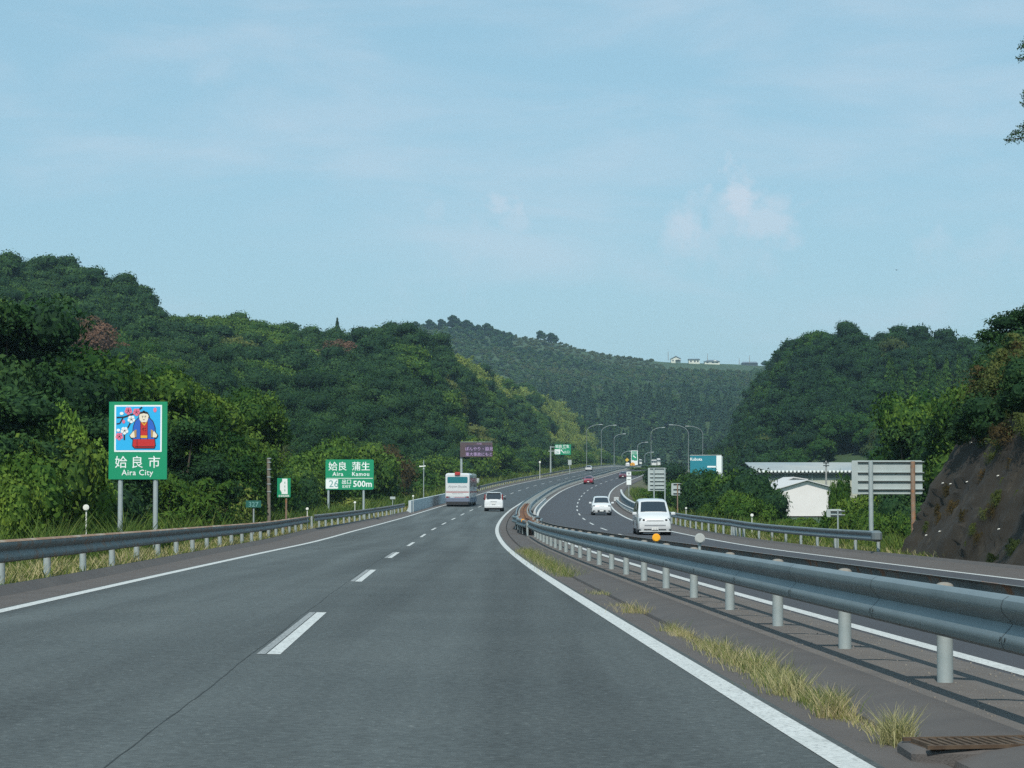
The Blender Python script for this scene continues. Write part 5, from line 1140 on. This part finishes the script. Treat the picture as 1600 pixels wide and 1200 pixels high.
# ------------------------------------------------------------------ cut slope on the right
mat('shotcrete', (.032, .0245, .0145), .95, c2=(.015, .012, .008), vs=.6, bump=1., bs=14, c3=(.060, .050, .036), s3=2.6, lo3=.55, hi3=.75, stretch=(1., 1., .35))
mb = MB(); nd, nh = 150, 44; vs = []
for i in range(nd + 1):
    u = i / nd; D = 20 + 54.5 * min(u / .9, 1)
    for j in range(nh + 1):
        v = j / nh; l = v * 8.6; lat = 16.95 + l * .46; h = l * .89
        if v > .82: h = .82 * 8.6 * .89 + (l - .82 * 8.6) * .5; lat = 16.95 + .82 * 8.6 * .46 + (l - .82 * 8.6) * .9
        if u > .9: lat += (u - .9) * 60; D_ = D + (u - .9) * 14
        else: D_ = D
        if D > 20: lat += .16 * sin(D * .8 + v * 4) + .16 * sin(D * .23 + v * 2.) + .08 * sin(v * 17 + D * .5) + .07 * sin(D * 3.1 + v * 9) + rnd.uniform(-.07, .07)
        p = R(D_, lat, 0); vs.append((p.x, p.y, p.z + .012 * lat - .2 + h - .25 + .06 * rnd.uniform(-1, 1)))
mb.add(vs, [(i * (nh + 1) + j, i * (nh + 1) + j + 1, (i + 1) * (nh + 1) + j + 1, (i + 1) * (nh + 1) + j) for i in range(nd) for j in range(nh)])
t = thing('cut_slope', 'steep dark shotcrete cut slope overgrown with vines at the right edge', 'slope wall', R(60, 18)); rel(mb, t).build('face', 'shotcrete', t, smooth=True); SL = t
vsl = np.array(vs)
def slope_pt(D, v):
    i = int(round((D - 20) / 54.5 * .9 * nd)); j = int(round(v * nh)); return Vector(vs[i * (nh + 1) + j])
dm = MB().cyl((0, 0, 0), (-.06, -.04, -.01), .018, n=10).build('drain_pipe', 'white_plastic'); dme = dm.data; bpy.data.objects.remove(dm)
for D, v in ((72, .12), (70, .13), (73, .33), (72, .34), (70.5, .35), (68.5, .35), (66.5, .36), (63.5, .36), (61, .36), (72.5, .52), (70.5, .53), (67.5, .54), (73, .7), (68, .72), (64, .15), (60, .55)):
    q = slope_pt(D, v) - Vector(t.location); part('drain_pipe', dme, t, q + Vector((-.02, -.02, 0)))
# vines and dry scrub hanging over its top
for k in range(110):
    D = rnd.uniform(50, 74); v = rnd.choice([rnd.uniform(.52, .98), rnd.uniform(.68, 1.)]); q = slope_pt(D, v); key = rnd.choice(['scrub', 'scrub', 'scrubdry', 'shrubC', 'scrubdry', 'shrubA'])
    o = thing('slope_shrub', {'scrub': 'olive', 'scrubdry': 'dry brownish', 'shrubC': 'dark green', 'shrubA': 'green'}[key] + ' scrub hanging over the cut slope, %s on its %s side' % ('at the crest' if v > .86 else ('below the crest' if v > .7 else 'half-way down'), 'far' if D > 66 else ('middle' if D > 58 else 'near')), 'shrub', (q.x + .1, q.y, q.z - .75), rnd.uniform(0, 6.28), 'scrub on the cut slope'); cr, tr = pair(key); part('crown', cr, o); s = rnd.uniform(.32, .75); o.scale = (s, s, s * .9)
for k in range(60):
    D = rnd.uniform(55, 73.5); v = rnd.uniform(.0, .62) ** .8; q = slope_pt(D, v)
    o = thing('slope_shrub', 'small trailing plant on the bare part of the cut slope', 'shrub', (q.x + .1, q.y, q.z - .3), rnd.uniform(0, 6.28), 'small plants on the cut slope'); cr, tr = pair('scrubdry' if k % 2 else 'scrub'); part('crown', cr, o); s = rnd.uniform(.1, .22); o.scale = (s * .7, s, s * 1.6)
# the tree overhanging the upper right corner: branches with leaf sprays
p = P(1668, 150, 52); zg = 7.5; t = thing('overhanging_tree', 'tree on top of the cut slope whose branch tips reach into the upper right corner', 'tree', (p.x, 52, zg)); o_ = Vector(t.location)
mb = MB(); tips = [(1592, 74), (1590, 92), (1598, 66), (1571, 219), (1582, 208), (1593, 198), (1597, 162), (1600, 145), (1599, 152)]
Q = []; T = []
b0 = Vector((0, 0, 0)); mb.tube([(0, 0, -1.5), (.1, 0, 1.2), (0, .1, 3.2)], [.16, .12, .06], 8)
for x, y in tips:
    e = P(x, y, 52) - o_; m_ = P(x + 45, y - 6, 52) - o_; mb.tube([(0, 0, min(2.8, max(.5, m_.z - .3))), m_, e], [.05, .025, .008], 5)
    for u in np.linspace(0, 1, 26):
        c_ = np.array(m_.lerp(e, u)); n = 11; cc = c_ + r3.normal(0, .035 + .09 * (1 - u), (n, 3)); Q.append(leaves(r3, cc, r3.normal(0, 1, (n, 3)), .028, .5, .5)); T.append(r3.uniform(0, 1, n))
q_, t_, cs, rr = lobes_crown(r3, 1.25, 1.25, 1.5, 3.0, 12, 6000, .05, .42); q_ = q_ + np.array([.55, 0, .0]); Q.append(q_); T.append(t_)
mb.build('trunk', 'bark', t, smooth=True); o = bpy.data.objects.new('crown', quads_mesh('crown', np.concatenate(Q), np.concatenate(T), ['leaf_dark'])); col.objects.link(o); o.parent = t
# ------------------------------------------------------------------ vehicles
mat('car_white', (.62, .64, .64), .25, coat=.6); mat('car_red', (.28, .02, .035), .25, coat=.8); mat('car_maroon', (.12, .015, .03), .25, coat=.8)
mat('glass_dark', (.018, .026, .036), .08, spec=.8); mat('glass_teal', (.02, .16, .19), .12, spec=.8); mat('tyre', (.012, .012, .013), .9); mat('trim_black', (.02, .02, .022), .6); mat('chrome', (.5, .52, .54), .25, .8)
mat('lamp_clear', (.20, .24, .26), .12, spec=.9); mat('lamp_red', (.22, .015, .012), .2); mat('plate_white', (.72, .73, .70), .5); mat('bus_skirt', (.13, .16, .22), .5); mat('bus_side', (.42, .47, .52), .35, coat=.3); mat('bus_red', (.38, .03, .03), .5); mat('wheel_rim', (.35, .36, .38), .35, .6); mat('grey_text', (.30, .32, .34), .6)
def ringpts(s):
    y, zb, zl, zt, wl, wb, wt = s; zl = min(zl, zt - .06)
    h = [(wl * .86, zb), (wl, zb + .10), (wl * 1.0, (zb + zl) / 2), (wb, zl), (wt + (wb - wt) * .12, zt - .10 * min(1, (zt - zl) / .3)), (wt * .88, zt - .015), (wt * .45, zt + .012)]
    return [(x, y, z) for x, z in h] + [(-x, y, z) for x, z in reversed(h)]
def loft_at(st, y, k):
    a = [s[0] for s in st]; 
    for s0, s1 in zip(st, st[1:]):
        if s1[0] <= y <= s0[0]:
            u = (y - s0[0]) / (s1[0] - s0[0]); r0, r1 = ringpts(s0), ringpts(s1); return Vector(r0[k]).lerp(Vector(r1[k]), u)
    return Vector(ringpts(st[0] if y > a[0] else st[-1])[k])
def patch(mb, st, y0, y1, k, side, u0, u1, out_=.012, n=6):
    """panel lying on the loft between ring points k and k+1, from y0 to y1"""
    vs = []
    for i in range(n + 1):
        y = y0 + (y1 - y0) * i / n; a, b = loft_at(st, y, k), loft_at(st, y, k + 1)
        for u in (u0, u1): p = a.lerp(b, u); vs.append((p.x * side + out_ * side, p.y, p.z))
    mb.add(vs, [(2 * i, 2 * i + 1, 2 * i + 3, 2 * i + 2) for i in range(n)])
def car(name, label, D, lat, head, st, paint, wheels, wr, scr, rear, sides, L2_, cat='car', oncoming=True):
    p = R(D, lat); t = thing(name, label, cat, p, heading(D) + (pi if oncoming else 0))
    mb = MB(); n = 14
    for s in st: mb.v += ringpts(s)
    for i in range(len(st) - 1):
        for k in range(n): mb.f.append((i * n + k, (i + 1) * n + k, (i + 1) * n + (k + 1) % n, i * n + (k + 1) % n))
    mb.f += [tuple(range(n)), tuple(range((len(st) - 1) * n + n - 1, (len(st) - 1) * n - 1, -1))]
    body = mb.build('body', paint, t, smooth=True)
    # windscreen: follows the loft across the top ring points
    def screen(nm, y0, y1, a=.06, b=.94):
        mb = MB(); ya, yb = y0 + (y1 - y0) * a, y0 + (y1 - y0) * b; vs = []
        for i in range(7):
            y = ya + (yb - ya) * i / 6; o_ = .014
            L_ = [loft_at(st, y, k) for k in (5, 6)]
            dzn = o_; dyn = o_ * (1 if y1 < y0 else -1)
            for q in (L_[0], L_[1], Vector((-L_[1].x, L_[1].y, L_[1].z)), Vector((-L_[0].x, L_[0].y, L_[0].z))): vs.append((q.x * .98, q.y + dyn, q.z + dzn))
        mb.add(vs, [(i * 4 + k, i * 4 + k + 1, i * 4 + k + 5, i * 4 + k + 4) for i in range(6) for k in range(3)]); mb.build(nm, 'glass_dark', t, smooth=True)
    screen('windscreen', *scr); screen('rear_window', *rear)
    for y0, y1 in sides:
        for sd in (1, -1): mb = MB(); patch(mb, st, y0, y1, 3, sd, .10, .86); mb.build('side_window', 'glass_dark', t)
    for y in wheels:
        for sd in (1, -1):
            w_ = max(s[4] for s in st); wo = MB().cyl((sd * (w_ - .2), y, wr), (sd * (w_ + .008), y, wr), wr, n=20).build('wheel', 'tyre', t, smooth=True)
            MB().cyl((sd * (w_ - .02), y, wr), (sd * (w_ + .014), y, wr), wr * .62, n=14).build('rim', 'wheel_rim', wo)
            MB().cyl((sd * (w_ - .3), y, wr + .03), (sd * (w_ + .004), y, wr + .03), wr * 1.16, n=20).build('wheel_arch', 'trim_black', t)
    return t
def onto(t, st, yfront, items):
    """boxes on the nose or tail: (name, x, z, w, h, depth, mat, mirror)"""
    def surf(x, z):
        s_ = 1 if yfront > 0 else -1; ys_ = [abs(q[0]) for q in st]; lim = max(q[0] * s_ for q in st)
        for i_ in range(60):
            y = lim - i_ * .02; Rr = [loft_at(st, y * s_, k) for k in range(7)]
            if Rr[0].z < z < Rr[6].z - .0 and abs(x) < max(q.x for q in Rr) - .02 and z < np.interp(-abs(x), [-q.x for q in Rr[3:]], [q.z for q in Rr[3:]]) + .01: return y * s_
        return yfront
    for nm, x, z, w_, h_, dp, m, mir, yo in items:
        if nm not in ('mirror', 'wiper_panel', 'bumper_lip', 'spoiler') and yfront > 0:
            dp = max(dp, .04); k0 = min(abs(x) + w_ * .35, .8); ya = min(surf(abs(x), z), surf(k0, z)) if dp > .1 else surf(abs(x), z)
            yo = ya - yfront - dp / 2 + {'headlight': .035, 'headlight_core': .05, 'number_plate': .035}.get(nm, .012)
        for sd in ((1, -1) if mir else (1,)):
            MB().rbox((x * sd, yfront + yo, z), (w_, dp, h_), min(.03, h_ * .3)).build(nm, m, t, smooth=True)
def underside(t, w_, y0, y1, z=.16): MB().box((0, (y0 + y1) / 2, z + .08), (w_, abs(y1 - y0), .2)).build('underbody', 'trim_black', t)
def plate_text(t, y, z, s, back=False):
    o = textmesh('plate_lettering', s, .10, 'grey_text', t, 0, 0, 0, bold=.002); o.location = (0, y, z); o.rotation_euler = (0, 0, pi if not back else 0)
# large white van coming towards us
st = [(2.30, .34, .62, .74, .70, .66, .60), (2.25, .24, .72, .86, .79, .75, .68), (2.08, .20, .84, .97, .84, .81, .74), (1.70, .20, .96, 1.08, .855, .835, .78), (1.42, .22, 1.02, 1.16, .86, .845, .79), (.70, .22, 1.06, 1.72, .86, .845, .70), (.35, .22, 1.06, 1.81, .86, .845, .70), (-.6, .22, 1.06, 1.85, .86, .845, .71), (-1.6, .22, 1.06, 1.83, .86, .845, .70), (-2.05, .22, 1.06, 1.78, .86, .84, .69), (-2.25, .26, 1.06, 1.62, .85, .83, .68), (-2.32, .32, .98, 1.1, .83, .81, .72)]
t = car('minivan', 'large white minivan coming towards us beside the right guardrail', 114, 11.62, 0, st, 'car_white', (1.42, -1.45), .31, (1.42, .70), (-2.25, -2.32), ((1.0, .25), (.15, -.95), (-1.05, -2.0)), 0, 'minivan')
onto(t, st, 2.25, [('headlight', .64, .80, .34, .17, .22, 'lamp_clear', True, -.10), ('headlight_core', .57, .775, .13, .11, .23, 'trim_black', True, -.085), ('headlight_core', .735, .775, .06, .09, .23, 'trim_black', True, -.13), ('grille_bar', 0, .74, .88, .03, .04, 'trim_black', False, .05), ('emblem', 0, .80, .13, .075, .04, 'trim_black', False, .0), ('lower_grille', 0, .51, 1.1, .06, .04, 'grey_text', False, .06),
                   ('intake', .37, .33, .42, .10, .05, 'trim_black', True, .045), ('number_plate', 0, .335, .33, .165, .03, 'plate_white', False, .085), ('fog_lamp', .72, .32, .10, .07, .06, 'lamp_clear', True, -.01), ('bumper_lip', 0, .20, 1.62, .05, .12, 'car_white', False, -.02), ('mirror', .99, 1.10, .22, .16, .12, 'car_white', True, -.75), ('wiper_panel', 0, 1.10, 1.3, .03, .1, 'trim_black', False, -.76)])
plate_text(t, 2.356, .30, '52-78'); underside(t, 1.6, 2.1, -2.2)
# compact white car behind it
st = [(1.95, .32, .62, .72, .70, .64, .56), (1.88, .22, .74, .84, .79, .74, .64), (1.65, .2, .86, .94, .835, .80, .70), (1.22, .2, .94, 1.02, .845, .82, .73), (.50, .2, .98, 1.50, .845, .82, .62), (.15, .2, .98, 1.57, .845, .82, .62), (-.9, .2, .98, 1.60, .845, .82, .62), (-1.55, .2, .98, 1.54, .845, .81, .61), (-1.85, .24, .98, 1.36, .83, .80, .6), (-1.98, .3, .9, 1.0, .80, .77, .62)]
t = car('compact_car', 'small white car coming towards us behind the large minivan', 189, 11.75, 0, st, 'car_white', (1.22, -1.25), .29, (1.22, .50), (-1.6, -1.95), ((.85, .05), (-.05, -.9)), 0, 'car')
onto(t, st, 1.88, [('headlight', .62, .78, .26, .14, .2, 'lamp_clear', True, -.1), ('headlight_core', .62, .775, .12, .09, .2, 'trim_black', True, -.085), ('grille', 0, .74, .5, .07, .05, 'sign_back', False, .03), ('intake', 0, .36, .72, .14, .05, 'trim_black', False, .035), ('fog_lamp', .64, .36, .22, .10, .05, 'trim_black', True, -.0), ('number_plate', 0, .37, .33, .12, .03, 'plate_white', False, .07), ('mirror', .95, 1.04, .22, .16, .12, 'car_white', True, -.72)])
underside(t, 1.55, 1.8, -1.9)
# red car and dark red car farther up
sed = [(2.1, .34, .58, .66, .70, .64, .56), (2.0, .24, .66, .76, .79, .74, .66), (1.4, .2, .76, .86, .84, .80, .72), (.95, .2, .86, .94, .85, .81, .72), (.25, .2, .9, 1.34, .85, .81, .58), (-.6, .2, .9, 1.42, .85, .81, .58), (-1.2, .2, .9, 1.36, .85, .81, .57), (-1.75, .22, .86, 1.0, .84, .80, .66), (-2.1, .3, .8, .9, .80, .76, .66)]
for lab, D, lat, pm in (('red car coming towards us in the inner oncoming lane', 385, 8.0, 'car_red'), ('dark red car farthest up the oncoming lanes', 450, 11.2, 'car_maroon')):
    t = car('saloon_car', lab, D, lat, 0, sed, pm, (1.35, -1.3), .31, (.95, .25), (-1.2, -1.75), ((.55, -.15), (-.22, -1.05)), 0, 'car')
    onto(t, sed, 2.0, [('headlight', .62, .66, .30, .15, .2, 'lamp_clear', True, -.08), ('number_plate', 0, .40, .33, .16, .03, 'plate_white', False, .10), ('grille', 0, .60, .5, .12, .05, 'trim_black', False, .04), ('mirror', .93, .98, .2, .13, .1, pm, True, -1.0)]); underside(t, 1.55, 1.9, -2.)
# white minivan ahead of us, seen from behind
mpv = [(2.1, .3, .62, .74, .68, .64, .56), (2.0, .22, .78, .90, .80, .76, .68), (1.3, .2, .94, 1.05, .845, .82, .74), (.5, .2, 1.0, 1.62, .85, .83, .66), (-.6, .2, 1.0, 1.72, .85, .83, .67), (-1.7, .2, 1.0, 1.70, .85, .83, .67), (-1.95, .2, 1.0, 1.64, .85, .83, .66), (-2.10, .2, 1.0, 1.18, .85, .82, .74), (-2.18, .26, .8, .96, .84, .81, .78), (-2.22, .34, .6, .74, .82, .80, .74)]
t = car('minivan', 'white minivan ahead of us with a dark rear window, right of the coach', 199 + 2.2, 2.25, 0, mpv, 'car_white', (1.35, -1.35), .31, (1.3, .5), (-1.96, -2.10), ((.9, .1), (0, -.8), (-.9, -1.75)), 0, 'minivan', oncoming=False)
MB().add([(-.64, -2.145, 1.06), (.64, -2.145, 1.06), (.60, -2.01, 1.60), (-.60, -2.01, 1.60)], [(0, 1, 2, 3)]).add([(-.70, -2.13, 1.04), (.70, -2.13, 1.04), (.64, -1.985, 1.62), (-.64, -1.985, 1.62)], [(0, 1, 2, 3)]).build('rear_window', 'glass_dark', t)
for sd in (1, -1): MB().rbox((sd * .78, -2.03, 1.25), (.12, .2, .55), .03).build('tail_light', 'lamp_red', t); MB().rbox((sd * .95, 1.0, 1.12), (.2, .1, .16), .03).build('mirror', 'trim_black', t)
onto(t, mpv, -2.2, [('number_plate', 0, .72, .33, .16, .03, 'plate_white', False, -.045), ('bumper', 0, .42, 1.62, .24, .14, 'car_white', False, -.02), ('bumper_gap', 0, .27, 1.5, .10, .12, 'trim_black', False, -.02), ('spoiler', 0, 1.68, 1.2, .05, .3, 'car_white', False, .22), ('plate_lamp_bar', 0, .86, .6, .05, .04, 'chrome', False, .0)]); underside(t, 1.6, 2., -2.15)
# far white cars on our side
for lab, D, lat in (('far white car ahead in the left lane, above the red car', 558, -2.1), ('tiny far white van beside the orange works sign', 905, -2.3)):
    t = car('far_car', lab, D, lat, 0, mpv if D > 600 else sed, 'car_white', (1.35, -1.35), .31, (1.3, .5) if D > 600 else (.95, .25), (-1.96, -2.1) if D > 600 else (-1.2, -1.75), ((.5, -.2),), 0, 'car', oncoming=False)
    MB().rbox((0, -2.02, .9), (1.3, .12, .34) if D < 600 else (1.3, .3, .5), .03).build('rear_window', 'glass_dark', t); MB().rbox((0, -2.15, .3), (1.5, .1, .12), .02).build('bumper_gap', 'trim_black', t); underside(t, 1.6, 2., -2.1)
# the coach
D = 226.8; p = R(D, -2.02); t = thing('coach', 'white coach with a red stripe and teal rear window in the left lane ahead', 'coach', p, heading(D + 8) - .012)
hw = 1.24; Lh = 5.9
def rr_ring(y, s=1., zt=3.32, zb=.34):
    pts = []
    for x, z, rr_ in ((hw * s, zb, .12), (hw * s, zt, .26), (-hw * s, zt, .26), (-hw * s, zb, .12)):
        sx_, sz_ = (1 if x > 0 else -1), (1 if z > 1 else -1); a0 = {(1, -1): -90, (1, 1): 0, (-1, 1): 90, (-1, -1): 180}[(sx_, sz_)]
        for i in range(5): a = radians(a0 + 22.5 * i); pts.append((x - sx_ * rr_ + rr_ * cos(a), y, z - sz_ * rr_ + rr_ * sin(a)))
    return pts
rings = [rr_ring(-Lh, .955, 3.20, .42), rr_ring(-Lh + .10, .99, 3.29, .36), rr_ring(-Lh + .3, 1.), rr_ring(Lh - .5, 1.), rr_ring(Lh - .15, .985, 3.2), rr_ring(Lh, .93, 2.9, .42)]
mb = MB(); n = 20
for r_ring in rings: mb.v += r_ring
for i in range(len(rings) - 1): mb.f += [(i * n + k, i * n + (k + 1) % n, (i + 1) * n + (k + 1) % n, (i + 1) * n + k) for k in range(n)]
mb.f += [tuple(range(n - 1, -1, -1)), tuple(range(n * (len(rings) - 1), n * len(rings)))]
mb.build('body', 'car_white', t, smooth=True)
yb = -Lh
MB().slab(rrect(-1.02, 2.32, 1.02, 2.95, .10), yb - .012, yb + .03).build('rear_window', 'glass_teal', t)
MB().slab(rrect(-1.14, 1.38, 1.14, 1.45, .02), yb - .010, yb + .02).build('red_stripe', 'bus_red', t)
MB().slab(rrect(-.3, .87, 1.05, .905, .01), yb - .010, yb + .02).build('red_stripe', 'bus_red', t)
MB().slab([(-1.17, 1.50), (1.17, 1.50), (1.17, 1.53), (-1.17, 1.53)], yb - .009, yb + .02).slab([(-1.17, .99), (1.17, .99), (1.17, 1.01), (-1.17, 1.01)], yb - .009, yb + .02).build('panel_gap', 'grey_text', t)
MB().rbox((0, yb + .1, 3.26), (.55, .5, .34), .05).build('roof_beacon_box', 'bus_red', t)
MB().rbox((0, yb + .02, .62), (2.42, .26, .50), .08).build('bumper', 'bus_skirt', t, smooth=True)
MB().box((0, yb + .3, .30), (2.2, .9, .32)).build('underbody', 'trim_black', t)
MB().box((0, 0, .34), (2.3, 11., .3)).build('underbody', 'trim_black', t)
for sd in (1, -1):
    MB().rbox((sd * 1.02, yb - .02, .90), (.28, .08, .14), .03).build('tail_light', 'lamp_red', t); MB().rbox((sd * .80, yb - .02, .90), (.14, .08, .12), .03).build('tail_light', 'lamp_clear', t)
    MB().box((sd * (hw + .004), .1, 2.42), (.012, 10.6, .95)).build('side_window', 'glass_dark', t)
    for y in np.arange(-4.5, 5, 1.55): MB().box((sd * (hw + .009), float(y), 2.42), (.012, .07, .95)).build('window_pillar', 'trim_black', t)
    MB().box((sd * (hw + .003), 0, .62), (.02, 10.9, .46)).build('skirt', 'bus_skirt', t); MB().box((sd * (hw + .003), 0, 1.42), (.02, 11.0, .12)).build('side_stripe', 'bus_red', t)
    for y in (-3.4, 3.6):
        wo = MB().cyl((sd * .85, y, .48), (sd * (hw + .012), y, .48), .48, n=24).build('wheel', 'tyre', t, smooth=True); MB().cyl((sd * 1.1, y, .48), (sd * (hw + .02), y, .48), .28, n=16).build('rim', 'wheel_rim', wo)
    for y in (-5.3,): MB().cyl((sd * .6, y + .9, .46), (sd * 1.16, y + .9, .46), .46, n=20).build('wheel', 'tyre', t)
MB().rbox((1.48, Lh - .2, 1.9), (.18, .14, .5), .04).build('mirror', 'trim_black', t)
textmesh('lettering', 'Airport Shuttle', .30, 'grey_text', t, 0, yb - .014, 1.88, bold=.004)
textmesh('lettering', 'AIRPORT SHUTTLE', .13, 'grey_text', t, 0, yb - .014, 1.22, bold=.001)

# a small bird high in the sky on the right
p = P(1401, 422, 260); t = thing('bird', 'tiny dark bird in the sky at the right', 'bird', p)
MB().add([(-.28, 0, .10), (-.1, -.06, .06), (0, -.02, 0), (.1, -.06, .07), (.3, 0, .12), (.1, .08, .06), (0, .1, 0), (-.1, .08, .05)], [(0, 1, 7), (1, 2, 6, 7), (2, 3, 5, 6), (3, 4, 5)]).tube([(0, -.2, 0), (0, -.1, .01), (0, .1, .01), (0, .28, 0)], [.01, .05, .045, .015], 8).build('body', 'ink', t)

# ------------------------------------------------------------------ haze
hz_ = bpy.data.materials.new('haze'); hz_.use_nodes = True; tn = hz_.node_tree; tn.nodes.clear(); o_ = tn.nodes.new('ShaderNodeOutputMaterial'); pv = tn.nodes.new('ShaderNodeVolumePrincipled')
pv.inputs['Color'].default_value = (.55, .82, 1, 1); pv.inputs['Density'].default_value = HAZE; pv.inputs['Anisotropy'].default_value = 0.
tn.links.new(pv.outputs[0], o_.inputs['Volume'])
if HAZE:
    o = MB().box((400, 1800, 105), (9600, 4300, 250)).build('haze', hz_); tag(o, kind='stuff')
